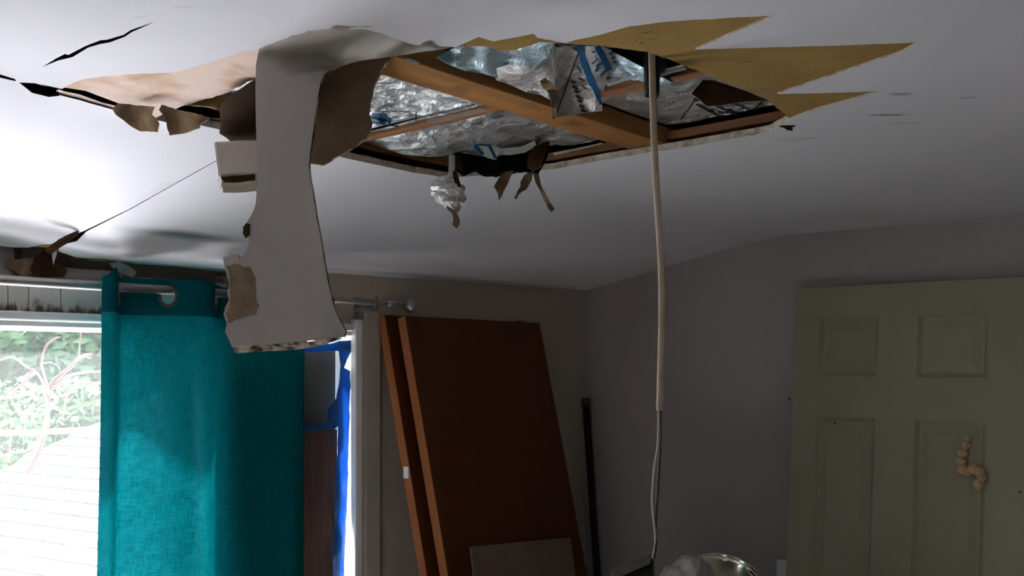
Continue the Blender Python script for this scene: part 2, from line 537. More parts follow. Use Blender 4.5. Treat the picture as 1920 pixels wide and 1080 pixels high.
def film_mat():
    m, nt, b = new_mat('blue_plastic_tape')
    out = nt.nodes['Material Output']
    df = N(nt, 'ShaderNodeBsdfPrincipled'); df.inputs['Base Color'].default_value = (0.012, 0.15, 0.42, 1); df.inputs['Roughness'].default_value = .35
    tr = N(nt, 'ShaderNodeBsdfTranslucent'); tr.inputs['Color'].default_value = (0.06, 0.22, 0.55, 1)
    mx = N(nt, 'ShaderNodeMixShader'); mx.inputs[0].default_value = .45
    vec = coords(nt)
    bp = N(nt, 'ShaderNodeBump'); bp.inputs['Strength'].default_value = .4; bp.inputs['Distance'].default_value = .01
    nt.links.new(noise_tex(nt, vec, 40, 4), bp.inputs['Height'])
    nt.links.new(bp.outputs['Normal'], df.inputs['Normal'])
    nt.links.new(df.outputs[0], mx.inputs[1]); nt.links.new(tr.outputs[0], mx.inputs[2])
    nt.links.new(mx.outputs[0], out.inputs['Surface']); nt.nodes.remove(b)
    return m
M['tape'] = film_mat()

def glass_mat():
    m, nt, b = new_mat('window_glass')
    out = nt.nodes['Material Output']
    tr = N(nt, 'ShaderNodeBsdfTransparent'); tr.inputs['Color'].default_value = (.95, .97, .96, 1)
    gl = N(nt, 'ShaderNodeBsdfGlossy'); gl.inputs['Roughness'].default_value = .02
    lw = N(nt, 'ShaderNodeLayerWeight'); lw.inputs['Blend'].default_value = .5
    pw = N(nt, 'ShaderNodeMath', operation='POWER'); pw.inputs[1].default_value = 5
    nt.links.new(lw.outputs['Facing'], pw.inputs[0])
    fr = N(nt, 'ShaderNodeMath', operation='MULTIPLY_ADD'); fr.inputs[1].default_value = .7; fr.inputs[2].default_value = .03
    nt.links.new(pw.outputs[0], fr.inputs[0])
    mx = N(nt, 'ShaderNodeMixShader')
    nt.links.new(fr.outputs[0], mx.inputs[0]); nt.links.new(tr.outputs[0], mx.inputs[1]); nt.links.new(gl.outputs[0], mx.inputs[2])
    # faint translucence added as a haze that washes out the view outside
    haze = N(nt, 'ShaderNodeBsdfTranslucent'); haze.inputs['Color'].default_value = (.9, .92, .95, 1)
    m2 = N(nt, 'ShaderNodeMixShader'); m2.inputs[0].default_value = .015
    nt.links.new(mx.outputs[0], m2.inputs[1]); nt.links.new(haze.outputs[0], m2.inputs[2])
    nt.links.new(m2.outputs[0], out.inputs['Surface']); nt.nodes.remove(b)
    return m
M['glass'] = glass_mat()

def mildew_wall():
    m, nt, b = new_mat('mildewed_head_board')
    b.inputs['Roughness'].default_value = .85
    vec = coords(nt)
    col = ramp(nt, noise_tex(nt, vec, 4, 4), [(0.3, (0.50, 0.50, 0.46)), (0.7, (0.62, 0.60, 0.55))])
    # dirt creeping up from the bottom edge
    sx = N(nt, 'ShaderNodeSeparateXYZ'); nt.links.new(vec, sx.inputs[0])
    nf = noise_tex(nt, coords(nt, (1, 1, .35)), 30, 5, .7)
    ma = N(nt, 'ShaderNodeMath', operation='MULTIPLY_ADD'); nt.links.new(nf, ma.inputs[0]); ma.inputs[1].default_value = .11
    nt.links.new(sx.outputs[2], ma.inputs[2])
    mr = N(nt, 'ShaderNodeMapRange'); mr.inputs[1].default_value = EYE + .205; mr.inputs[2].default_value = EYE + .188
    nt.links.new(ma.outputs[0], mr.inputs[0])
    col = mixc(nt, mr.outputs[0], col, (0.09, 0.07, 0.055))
    nt.links.new(col, b.inputs['Base Color'])
    return m
M['mildew'] = mildew_wall()

# ------------------------------------------------------------------ room shell
XR, YB, XL, YF = 3.40, 2.516, -1.2, -1.6
HC = 0.478                       # flat ceiling above the eye
TOP = EYE + 0.75
WX0, WX1 = 0.45, 2.096           # window opening
WZ0, WZ1 = 0.85, EYE + 0.125
YO = YB + 0.17                   # outer face of the window wall

box('floor', (XL - .1, YF - .1, -.1), (XR + .1, YO, 0), M['floor'], kind='structure', label='pale carpeted floor')
boxes('wall_back', [((XL - .1, YB, 0), (WX0, YO, TOP)), ((WX1, YB, 0), (XR + .1, YO, TOP)),
                    ((WX0, YB, 0), (WX1, YO, WZ0)), ((1.85, YB, WZ1), (WX1, YO, TOP)),
                    ((WX0, YB + .09, EYE + .20), (1.85, YO, TOP))], M['wallp'], kind='structure', label='beige painted wall around the window')
box('wall_right', (XR, YF - .1, 0), (XR + .1, YO, TOP), M['wallr'], kind='structure', label='grey painted wall behind the leaning door')
FILL_OPENING = (-0.35, -0.05, 1.25, 1.65)     # added unseen opening for fill light: y0, y1, z0, z1 in the wall opposite
boxes('wall_left', [((XL - .1, YF - .1, 0), (XL, FILL_OPENING[0], TOP)), ((XL - .1, FILL_OPENING[1], 0), (XL, YO, TOP)),
                    ((XL - .1, FILL_OPENING[0], 0), (XL, FILL_OPENING[1], FILL_OPENING[2])), ((XL - .1, FILL_OPENING[0], FILL_OPENING[3]), (XL, FILL_OPENING[1], TOP))],
      M['wallp'], kind='structure', label='beige painted wall with a small opening added for fill light')
box('wall_front', (XL - .1, YF - .1, 0), (XR + .1, YF, TOP), M['wallp'], kind='structure', label='plain beige wall facing the window')
portal('fill_opening_portal', (XL - .05, (FILL_OPENING[0] + FILL_OPENING[1]) / 2, (FILL_OPENING[2] + FILL_OPENING[3]) / 2), (0, -math.pi / 2, 0), FILL_OPENING[3] - FILL_OPENING[2], FILL_OPENING[1] - FILL_OPENING[0])
portal('window_portal', ((WX0 + WX1) / 2, YO, (WZ0 + WZ1) / 2), (math.pi / 2, 0, math.pi), WX1 - WX0, WZ1 - WZ0)

# ---- ceiling: a painted face layer, torn away further than the core behind it
HB = [(0.3, .305), (0.95, .300), (1.15, .272), (1.6, .270), (2.0, .294), (2.6, .306), (3.4, .316)]
XCR = [(.85, .96), (.96, .885), (1.07, .850), (1.238, .848), (1.30, .86)]
def ceil_h(x, y):
    hb = lerp_list(HB, x)
    t = (y - 1.60) / (YB - 1.60)
    h = HC
    if t > 0:
        tt = t - 0.06 * (1 - math.exp(-t / 0.06)) if t < 1 else t - .06
        h = HC - (HC - hb) * min(1.1, tt / 0.94)
    # long dent along the foot of the slope above the window
    h += 0.012 * math.exp(-((y - 2.33) / .05) ** 2) * sstep(1.1, 1.3, x) * (1 - sstep(2.3, 2.9, x))
    # sheet bent down beside the hole
    if y < 1.40 and y > .80:
        s = max(0.0, (x - lerp_list(XCR, y)) / 0.075)
        amp = lerp_list([(.86, 0.0), (.95, .010), (1.06, .030), (1.13, .045), (1.22, .050), (1.34, .012), (1.40, 0)], y)
        h -= amp * min(1.0, s) ** 1.6 * (1 - sstep(1.3, 1.5, x))
    # loose corner of the sheet left of the hole
    if 1.40 < y < 1.72 and x < 1.0:
        h -= 0.010 * sstep(.68, .95, x) * sstep(1.40, 1.65, y)
    h += 0.003 * noise.noise(Vector((x * 1.7, y * 1.7, 3.1)))
    return h

c = lambda x, y: Hh(x, y, HC)
far_l = [(1.72, 1.705), (1.60, 1.712), (1.40, 1.708), (1.20, 1.705), (1.06, 1.70), (.93, 1.70)]
hole_near = [(.955, 1.50), (.945, 1.39), (.93, 1.29), c(492, 92), c(505, 82), c(540, 70), c(580, 59), c(625, 49), c(680, 45), c(716, 47), (1.011, .985), c(918, 77), c(936, 84), c(965, 86), c(992, 81)]
hole_right = [c(1012, 76), c(1055, 82), c(1140, 92), c(1215, 101), c(1262, 118), c(1292, 131), c(1350, 153), c(1400, 171), c(1442, 190), c(1482, 226)]
hole_far = [(1.852, .90), (1.858, 1.10), (1.855, 1.30), (1.862, 1.47), (1.84, 1.56), (1.79, 1.65)]
HOLE = hole_near + hole_right + hole_far + far_l
HOLE = ragged(HOLE, .012, .004, 2)
torn_spikes = [c(1000, 59), c(1008, 66), c(1062, 78), c(1110, 68), c(1180, 49), c(1250, 40), c(1350, 34), c(1452, 29), c(1390, 55), c(1303, 93),
               c(1400, 90), c(1560, 86), c(1722, 80), c(1690, 98), c(1600, 128), c(1540, 148), c(1458, 176), c(1560, 174), c(1648, 171), c(1590, 188), c(1530, 204), c(1484, 222)]
near_outer = [c(150, 150), c(195, 143), c(250, 139), c(330, 136), c(400, 115), c(455, 96), c(486, 89)]
torn_near = near_outer + [c(505, 82), c(540, 70), c(580, 59), c(625, 49), c(680, 45), c(716, 47), (1.008, .982), (1.012, .94)] + [c(925, 66), c(960, 63)]
TORN = torn_near + torn_spikes + hole_far + far_l + [(.86, 1.70), (.74, 1.694)]
def cut(poly, step=.012, amp=.0022, seed=5):
    return ragged(poly, step, amp, seed)
TORN = cut(TORN)
# cracks: wedges open to the dark above
crack_a = [c(80, 127), c(104, 112), c(122, 103), c(128, 105), c(160, 88), c(188, 77), c(200, 76), c(232, 66), c(245, 57), c(290, 41), c(247, 61), c(234, 70), c(205, 81), c(188, 84), c(165, 91), c(136, 109), c(110, 115)]
crack_b = [c(-60, 124), c(0, 134), c(28, 142), c(30, 145), c(0, 138), c(-60, 130)]
crack_c = [c(36, 147), c(66, 150), c(104, 160), c(112, 168), c(92, 168), c(60, 161)]
crack_d = [c(76, 152), c(120, 161), c(160, 167), c(230, 187), c(238, 192), c(190, 182), c(150, 171), c(118, 165)]
seam = [(1.148, 1.80), (1.150, 1.80), (1.118, 2.15), (1.096, 2.33), (1.105, 2.40), (1.088, 2.44), (1.075, 2.40), (1.090, 2.33), (1.1155, 2.15)]
CEIL_OUT = [(XL - .05, YF - .05), (XR + .05, YF - .05), (XR + .05, YB + .03), (1.86, YB + .02), (1.70, 2.510), (1.58, 2.515), (1.44, 2.505), (1.33, 2.515),
            (1.22, 2.50), (1.15, 2.505), (1.10, 2.49), (1.075, 2.44), (1.05, 2.47), (1.03, 2.51), (1.0, 2.53), (.90, 2.54), (.70, 2.53), (.3, 2.54), (XL - .05, 2.54)]
EM = lambda x, y: 3 if ((x < .93 and y > 1.0 and not (y < 1.66 and x > .88)) or y > 1.75) else 2  # crack and seam edges painted near-black, standing in for shade
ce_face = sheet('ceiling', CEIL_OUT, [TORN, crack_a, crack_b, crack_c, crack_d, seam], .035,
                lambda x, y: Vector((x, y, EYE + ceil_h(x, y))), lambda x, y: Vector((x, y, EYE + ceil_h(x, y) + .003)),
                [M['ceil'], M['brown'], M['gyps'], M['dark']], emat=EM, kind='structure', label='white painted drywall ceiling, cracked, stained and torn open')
sheet('torn_core', [(XL - .05, YF - .05), (XR + .05, YF - .05), (XR + .05, 2.53), (1.2, 2.53), (1.12, 2.46), (1.0, 2.53), (XL - .05, 2.53)],
      [HOLE, crack_a, crack_b, crack_c, crack_d, seam], .035,
      lambda x, y: Vector((x, y, EYE + ceil_h(x, y) + .0032)), lambda x, y: Vector((x, y, EYE + ceil_h(x, y) + .015)),
      [M['paper'], M['dark'], M['gyps'], M['pink'], M['dark']], ce_face, emat=lambda x, y: 4 if EM(x, y) == 3 else 2, fmat=lambda x, y: 3 if (x < .99 and y > 1.1) else 0,
      label='brown inner paper bared in long spikes beside the hole')
for f in ce_face.data.polygons: pass

_core = lambda x, y: (HC + .0025) * FPX / (HOR - y)
def tear_marks():
    vs, fs = [], []
    for (x0, y0), (x1, y1), w in (((1196, 63), (1226, 59), 2.2), ((1188, 80), (1196, 71), 2.0), ((1196, 71), (1204, 69), 1.6), ((1197, 82), (1210, 80), 2.4), ((1204, 75), (1240, 71), 1.2), ((1380, 118), (1420, 114), 1.2)):
        t = Vector((x1 - x0, y1 - y0)).normalized(); n_ = Vector((-t.y, t.x)) * w / 2
        b_ = len(vs)
        mx_, my_ = (x0 + x1) / 2, (y0 + y1) / 2
        for qx, qy in ((x0, y0), (mx_ + n_.x, my_ + n_.y), (x1, y1), (mx_ - n_.x, my_ - n_.y)):
            vs.append(P(qx, qy, _core(qx, qy)))
        fs.append((b_, b_ + 1, b_ + 2, b_ + 3))
    return vs, fs
mesh('paper_tear', *tear_marks(), M['dirty'], ce_face, label='small dark tears in the bared brown paper')
# ---- attic above the hole
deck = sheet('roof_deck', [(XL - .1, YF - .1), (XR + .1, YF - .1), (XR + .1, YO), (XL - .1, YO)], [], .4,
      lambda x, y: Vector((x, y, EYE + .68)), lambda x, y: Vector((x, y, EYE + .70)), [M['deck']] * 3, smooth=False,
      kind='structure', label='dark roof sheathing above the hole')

B0, B1 = EYE + .495, EYE + .535
rough_board('ceiling_joist', (.80, 1.160, B0), (2.3, 1.252, B1), M['joist'], seed=1, label='wide orange pine joist crossing the middle of the ceiling hole', cat='joist')
rough_board('furring_strip', (1.394, 1.254, B0 + .002), (1.421, 1.86, B0 + .013), M['strapx'], seed=2, label='thin pine strip meeting the joist from the window side', cat='batten')
rough_board('furring_strip', (1.449, .62, B0 + .002), (1.478, 1.158, B0 + .018), M['strapx'], seed=3, label='short dark pine strip beside the hanging cable', cat='batten')
rough_board('ceiling_joist', (1.868, .55, B0 + .008), (1.93, 1.80, B0 + .028), M['strapx'], seed=4, label='reddish joist along the door side of the hole', cat='joist')
rough_board('ceiling_joist', (.85, 1.722, B0 + .004), (1.866, 1.80, B1), M['joist'], seed=5, label='pale joist along the window side of the hole', cat='joist')

FZ = {}
def foil_sheet(name, poly, h, amp, seed, mat, label, tilt=(0, 0), holes=(), sag=0.0, sagc=(0, 0), sagr=.1, edge=None):
    def zf(x, y):
        q = Vector((x, y, seed))
        a = abs(noise.noise(q * 17)) + .6 * abs(noise.noise(q * 38)) + .3 * noise.noise(q * 70)
        z = h - amp * a + tilt[0] * (x - poly[0][0]) + tilt[1] * (y - poly[0][1])
        if sag: z -= sag * math.exp(-((x - sagc[0]) ** 2 + (y - sagc[1]) ** 2) / sagr ** 2)
        if edge: z -= edge[2] * sstep(edge[0], edge[1], x)
        return EYE + z
    FZ[label] = zf
    return sheet(name, poly, list(holes), .014, lambda x, y: Vector((x, y, zf(x, y))), lambda x, y: Vector((x, y, zf(x, y) + .0008)),
                 [mat] * 3, label=label, cat='insulation', group='foil insulation sheets between the joists')

fa = foil_sheet('foil_insulation', [(.84, 1.256), (1.386, 1.256), (1.386, 1.72), (.84, 1.72)], .534, .010, 1, M['foil'],
           'silver foil sheet beside the brown flap with faint blue print', edge=(1.29, 1.385, .020))
fb = foil_sheet('foil_insulation', [(1.43, 1.256), (1.866, 1.256), (1.866, 1.42), (1.85, 1.46), (1.85, 1.72), (1.43, 1.72)], .534, .010, 2, M['foil'],
           'whitish foil sheet sagging above the black ragged corner', sag=.045, sagc=(1.56, 1.62), sagr=.14)
fc = foil_sheet('foil_insulation', [(.93, .872), (1.446, .872), (1.446, 1.156), (.93, 1.156)], .512, .014, 3, M['foilb'],
           'crinkled foil sheet tinted by a painted blue sky reflection behind the near rim of the hole', tilt=(.0, .30), edge=(1.36, 1.445, .03))
fd = foil_sheet('foil_insulation', [(1.498, .62), (1.866, .62), (1.866, 1.156), (1.484, 1.156), (1.484, 1.05), (1.498, 1.0)], .538, .009, 4, M['foil'],
           'smooth foil sheet with dark printed triangle beside the cable')

# white strips standing in for bright slits of light beside the battens
for lab, pl, dp in (('white strip standing in for a slit of light along the thin batten beside the silver foil', [(800, 226), (850, 214), (903, 203), (912, 207), (880, 216), (806, 232)], 1.86),
                    ('white strip standing in for a slit of light beside the printed foil flap', [(1136, 157), (1160, 150), (1166, 146), (1196, 139), (1200, 145), (1170, 152), (1140, 162)], 1.66),
                    ('white strip standing in for a slit of light just past the hanging cable', [(1230, 140), (1262, 128), (1282, 124), (1288, 130), (1262, 136), (1232, 147)], 1.60),
                    ('small white strip standing in for a slit of light by the near end of the joist', [(760, 110), (772, 111), (788, 118), (784, 121), (768, 117)], 1.56),
                    ('white strip standing in for a slit of light along the joist near the cable foot of the hole', [(1036, 287), (1090, 276), (1128, 267), (1130, 270), (1090, 280), (1040, 291)], 2.26)):
    slab_px('light_slit_strip', ragged(pl, 6, .8, dp), (lambda dp: lambda x, y: dp)(dp), .001, [M['white']] * 3, grid=6, label=lab, cat='insulation', group='white strips standing in for slits of light')
# prints on the foil
def strokes(name, segs, depth, mat, parent, w=3.0, thick=.0008, lift=.003, label=None):
    """printed bars, each from pixel to pixel, lying just under the sheet at depth(px, py)"""
    vs, fs = [], []
    for s in segs:
        (x0, y0), (x1, y1) = s[0], s[1]
        ww = s[2] if len(s) > 2 else w
        t = Vector((x1 - x0, y1 - y0)).normalized(); nn = Vector((-t.y, t.x)) * ww / 2
        k = max(1, int(math.hypot(x1 - x0, y1 - y0) / 9))
        base = len(vs)
        for i in range(k + 1):
            qx = x0 + (x1 - x0) * i / k; qy = y0 + (y1 - y0) * i / k
            for sg in (1, -1):
                px, py = qx + nn.x * sg, qy + nn.y * sg
                vs.append(P(px, py, depth(px, py) - lift))
        for i in range(k):
            a = base + 2 * i
            fs.append((a, a + 1, a + 3, a + 2))
    return mesh(name, vs, fs, mat, parent, label=label)

def foil_depth(o):
    zf = FZ[o['label']]
    def f(x, y):
        d = .53 * FPX / (HOR - y)
        for _ in range(5):
            p = P(x, y, d)
            d = (zf(p.x, p.y) - EYE - .0012) * FPX / (HOR - y)
        return d
    return f
strokes('printed_marks', [((690, 208), (780, 210), 1.5), ((780, 210), (780, 236), 2), ((693, 218), (732, 232), 2), ((693, 228), (760, 240), 1.5), ((735, 235), (765, 238), 1.5)], foil_depth(fa), M['inkblk'], fa, label='black printed lines')
strokes('printed_band', [((700, 213), (722, 226), 8), ((715, 214), (735, 228), 5), ((700, 228), (720, 234), 3)], foil_depth(fa), M['inkblu'], fa, label='faded blue printed lettering')
strokes('printed_marks', [((1277, 224), (1303, 188), 3), ((1300, 187), (1312, 187), 6), ((1306, 195), (1352, 221), 4), ((1340, 197), (1392, 221), 4),
                          ((1365, 190), (1398, 203), 2), ((1345, 192), (1430, 189), 2.5), ((1430, 189), (1407, 217), 3), ((1375, 191), (1404, 208), 2), ((1345, 210), (1365, 213), 2)],
        foil_depth(fd), M['inkblk'], fd, label='black printed triangle and lines')

# the printed sheet hanging loose in the hole
flap_dep = lambda x, y: 1.60 + .24 * sstep(80, 220, y) + .02 * math.sin(x * .06) + .0006 * (x - 1100)
pf = slab_px('printed_foil_flap', [(1030, 92), (1084, 84), (1128, 84), (1152, 86), (1178, 100), (1182, 108), (1166, 122), (1160, 130), (1140, 136), (1128, 192), (1130, 208), (1110, 210), (1060, 217), (1043, 220), (1044, 205), (1040, 150)],
             flap_dep, .0012, [M['foilp']] * 3, grid=9, label='loose grey foil flap with blue bars and black lettering beside the cable', cat='insulation')
strokes('blue_bar', [((1087, 86), (1095, 120), 11), ((1094, 115), (1112, 160), 12), ((1111, 155), (1124, 184), 10), ((1122, 180), (1127, 196), 5)], flap_dep, M['inkblu'], pf, label='blue printed bar')
strokes('blue_bar', [((1120, 86), (1128, 102), 11), ((1127, 98), (1143, 132), 12), ((1130, 118), (1118, 124), 4), ((1124, 96), (1110, 98), 2.5), ((1122, 110), (1110, 120), 2.5), ((1122, 125), (1118, 134), 6), ((1140, 130), (1126, 142), 4), ((1086, 86), (1126, 84), 3)], flap_dep, M['inkblu'], pf, label='blue printed letters')
strokes('printed_marks', [((1087, 92), (1044, 212), 3)] +
        [((1070 + i * 3.2, 152 + i * 9), (1080 + i * 3.2, 155 + i * 9 + (i % 2) * 3), 4.5) for i in range(7)] +
        [((1073 + i * 3.2, 157 + i * 9), (1077 + i * 3.2, 152 + i * 9), 2) for i in range(7)] +
        [((1142 + i * 4, 101 + i * 8), (1150 + i * 4, 99 + i * 8), 3) for i in range(3)] + [((1144 + i * 4, 98 + i * 8), (1148 + i * 4, 105 + i * 8), 2) for i in range(3)] +
        [((1082, 124), (1090, 136), 2), ((1084, 146), (1096, 152), 3), ((1090, 160), (1100, 168), 2)], flap_dep, M['inkblk'], pf, label='black printed lettering')
pd = lambda x, y: 1.60 + .17 * sstep(85, 190, y)
slab_px('crumpled_foil', [(925, 127), (955, 118), (990, 122), (1012, 120), (1060, 84), (1084, 98), (1060, 150), (1044, 206), (1036, 190), (1015, 178), (985, 172), (955, 158), (930, 150)],
        pd, .0012, [M['foilp']] * 3, grid=8, wav=.05, seed=4, label='dull crumpled foil fold next to the printed flap', cat='insulation')
slab_px('foil_fold', [(818, 108), (845, 92), (880, 80), (905, 72), (930, 76), (960, 80), (1000, 76), (1030, 70), (1042, 78), (1026, 104), (1008, 122), (990, 124), (955, 120), (930, 128), (934, 146), (905, 138), (870, 132), (845, 122)],
        lambda x, y: 1.545 + .0013 * (y - 75) + .010 * math.sin(x * .05 + y * .04), .0012, [M['foilc']] * 3, grid=6, wav=.045, seed=6, label='crinkled foil fold tinted by a painted pale sky reflection sagging behind the near rim of the hole', cat='insulation')
slab_px('foil_tatter', [(1012, 152), (1022, 146), (1030, 152), (1040, 158), (1046, 170), (1040, 200), (1041, 222), (1036, 224), (1036, 196), (1030, 176), (1018, 166)],
        lambda x, y: 1.62 + .2 * sstep(150, 220, y), .002, [M['dwpatch'], M['brown'], M['gyps']], grid=7, wav=.02, rag=(6, 2), label='small curled brown tatter hanging over the joist', cat='paper scrap')
slab_px('kraft_flap', [(1296, 176), (1318, 150), (1340, 151), (1402, 172), (1442, 189), (1400, 190), (1345, 198), (1325, 199), (1308, 184)],
        lambda x, y: 1.70 + .0005 * (x - 1300), .002, [M['brown'], M['brown'], M['gyps']], grid=10, seed=3, label='dim brown paper flap inside the hole under the spikes', cat='paper scrap')
slab_px('foil_strip', [(892, 268), (925, 272), (940, 278), (975, 276), (1002, 264), (1006, 272), (985, 286), (955, 291), (935, 288), (930, 300), (915, 296), (898, 288)],
        lambda x, y: 2.26, .001, [M['white']] * 3, grid=8, wav=.03, seed=8, label='white plastic scrap with blue print above the black corner', cat='plastic scrap')
strokes('blue_bar', [((890, 271), (906, 290), 7), ((892, 270), (920, 273), 4), ((918, 274), (930, 297), 6)], lambda x, y: 2.24, M['inkblu'], bpy.data.objects['foil_strip'], label='blue print')

# black sheet painting in the dark void, and what hangs from it
slab_px('dark_void_sheet', [(851, 287), (880, 288), (915, 294), (935, 302), (960, 290), (990, 285), (1008, 272), (1030, 265), (1028, 285), (1018, 310), (1010, 324), (985, 318), (955, 322), (930, 328), (905, 326), (890, 318), (868, 326), (856, 318)],
        lambda x, y: 2.30 + .02 * math.sin(x * .1), .03, [M['dark'], M['dark'], M['dark']], grid=9, rag=(7, 3), seed=5, wav=.05, label='black sheet standing in for the dark void at the far corner of the hole', cat='insulation')
sc_lab = [('brown pointed paper shred hanging nearest the crumpled foil', [(926, 350), (934, 335), (945, 322), (962, 320), (952, 345), (942, 366), (936, 376), (933, 362)], 2.22),
          ('twisted brown paper shred hanging in the middle', [(976, 340), (985, 326), (1000, 320), (996, 340), (986, 356), (974, 364), (968, 374), (964, 371), (970, 358), (976, 350)], 2.24),
          ('long brown paper shred with a forked end', [(1000, 324), (1010, 326), (1014, 345), (1028, 372), (1040, 392), (1034, 398), (1030, 394), (1026, 388), (1020, 376), (1012, 356), (1004, 342)], 2.20)]
for lab, pl, dp in sc_lab:
    slab_px('paper_shred', pl, (lambda dp: lambda x, y: dp - .0006 * (y - 320) + .012 * math.sin(x * .2))(dp), .003, [M['dwpatch'], M['brown'], M['gyps']], grid=6, rag=(5, 1.5), seed=dp, label=lab, cat='paper scrap', group='paper shreds below the far corner')
slab_px('paper_shred', [(990, 288), (1005, 272), (1028, 264), (1022, 290), (1016, 312), (1000, 320), (988, 310)], lambda x, y: 2.25 + .02 * math.sin(y * .1), .003, [M['brown'], M['brown'], M['gyps']], grid=7, rag=(6, 2), seed=11,
        label='broad dark brown shred stuck on the joist end', cat='paper scrap', group='paper shreds below the far corner')
# crumpled foil hanging on a twist
def blob(name, pts_r, mat, parent=None, seed=0, amp=.3, sub=2, **kw):
    bm = bmesh.new()
    for (p, r) in pts_r:
        rr = bmesh.ops.create_icosphere(bm, subdivisions=sub, radius=r)
        for v in rr['verts']:
            nn = noise.noise(v.co * (2.2 / r) + Vector((seed, p[0] * 7, 0))) + .5 * noise.noise(v.co * (5 / r) + Vector((seed + 3, 0, 1)))
            v.co = v.co * (1 + amp * nn) + Vector(p)
    return bm_obj(name, bm, mat, parent, **kw)
cf = empty('hanging_foil', P(846, 300, 2.22), 'crumpled silver foil lump dangling under the far corner of the hole', 'insulation')
slab_px('twist', [(842, 290), (853, 292), (852, 318), (860, 338), (856, 346), (846, 332), (840, 330)], lambda x, y: 2.22, .004, [M['foilp'], M['foilp'], M['foilp']], cf, grid=6, seed=2)
blob('lump', [(P(828, 352, 2.2), .022), (P(845, 358, 2.2), .024), (P(858, 362, 2.2), .02), (P(832, 370, 2.2), .019), (P(848, 380, 2.2), .02), (P(836, 342, 2.2), .018), (P(820, 362, 2.2), .013)], M['foil'], cf, 3, .45)
slab_px('tail', [(836, 380), (846, 388), (856, 398), (862, 412), (862, 420), (856, 428), (848, 422), (850, 410), (846, 398), (838, 390)], lambda x, y: 2.19, .006, [M['dwpatch'], M['brown'], M['brown']], cf, grid=5, rag=(5, 1.5), label='brown paper tail')
slab_px('dark_strip', [(848, 322), (856, 318), (862, 340), (868, 356), (864, 360), (856, 350), (850, 336)], lambda x, y: 2.185, .003, [M['brown']] * 3, cf, grid=5, rag=(5, 1))

# ------------------------------------------------------------------ hanging drywall
sdep = lambda x, y: 1.47 - .11 * math.exp(-max(0, y - 84) / 22.0) * 0 + .03 * sstep(90, 640, y) - .00006 * (x - 540) + .012 * math.sin((y - 90) / 130.0)
strip_out = [(488, 86), (505, 78), (540, 66), (580, 54), (625, 44), (680, 40), (716, 42), (745, 50), (790, 67), (846, 87), (842, 91), (800, 96), (770, 101), (728, 107), (690, 112), (655, 119), (632, 127), (612, 136), (603, 147), (598, 170), (592, 205), (586, 255), (579, 308), (581, 330), (587, 362), (594, 410), (601, 445), (608, 490), (613, 520),
             (622, 560), (632, 590), (640, 606), (648, 620), (646, 631), (628, 634), (560, 641), (500, 647), (434, 649), (428, 634), (422, 622), (425, 606), (419, 590), (422, 576), (429, 562), (426, 548), (430, 530), (424, 512), (420, 496), (418, 482), (428, 480), (434, 474), (446, 478), (450, 486), (462, 470), (468, 446), (458, 440), (456, 428), (464, 415), (474, 398), (480, 380), (482, 340), (481, 300), (480, 240), (479, 180), (480, 120), (484, 98)]
def strip_point(x, y):
    # top rows bend over into the ceiling sheet
    d = sdep(x, y)
    return P(x, y, d)
strip_out2 = ragged(strip_out, 9, .9, 3)
hs = empty('hanging_drywall', P(540, 120, 1.47), 'long torn drywall strip bent down from the ceiling in front of the curtain', 'drywall')
# build the strip in two pieces of depth: bend (top) and drop
def bend_depth(x, y):
    base = 1.470 + .03 * sstep(120, 640, y) - .00006 * (x - 540)
    if y < 165:
        dc = HC * FPX / (HOR - y)
        for _ in range(6):
            p = P(x, y, dc)
            dc = (ceil_h(p.x, p.y) - .0025) * FPX / (HOR - y)
        # follow the bent ceiling sheet first, then turn down into the drop
        t = sstep(165, 95, y + .35 * max(0, 600 - x) - .8 * max(0, x - 615))
        d = base * (1 - t) + min(dc, base + .04) * t
        # sink the top edge into the ceiling so that the two join without a step
        return d + .012 * (1 - sstep(0, 6, y - lerp_list(STOP, x)))
    return base
STOP = [(480, 100), (488, 86), (505, 78), (540, 66), (580, 54), (625, 44), (680, 40), (716, 42), (745, 50), (790, 67), (846, 87)]
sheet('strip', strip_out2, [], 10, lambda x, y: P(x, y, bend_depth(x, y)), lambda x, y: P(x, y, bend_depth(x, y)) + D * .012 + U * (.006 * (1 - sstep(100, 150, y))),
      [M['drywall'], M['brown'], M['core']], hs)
slab_px('bared_patch', ragged([(424, 500), (440, 494), (470, 502), (478, 520), (480, 560), (486, 575), (478, 590), (455, 596), (428, 606), (424, 592), (432, 568), (430, 545), (432, 520)], 4, 3.0, 4),
        lambda x, y: bend_depth(x, y) - .0012, .001, [M['scuff']] * 3, hs, grid=9, label='brown patch where the face paper is torn off')
# broken lower edge with crumbling core, turned towards the viewer
def low_edge(x, y):
    return 1.503 + .0016 * (y - 645)
slab_px('broken_edge', ragged([(434, 648), (500, 646), (560, 641), (628, 634), (640, 634), (600, 648), (560, 655), (500, 658), (455, 662), (440, 661)], 6, 1.6, 6), low_edge, .010, [M['core'], M['brown'], M['core']], hs, grid=6)
slab_px('side_tear', [(456, 425), (462, 418), (468, 420), (466, 440), (460, 446), (455, 438)], lambda x, y: 1.485, .006, [M['brown']] * 3, hs, grid=5, rag=(5, 1))

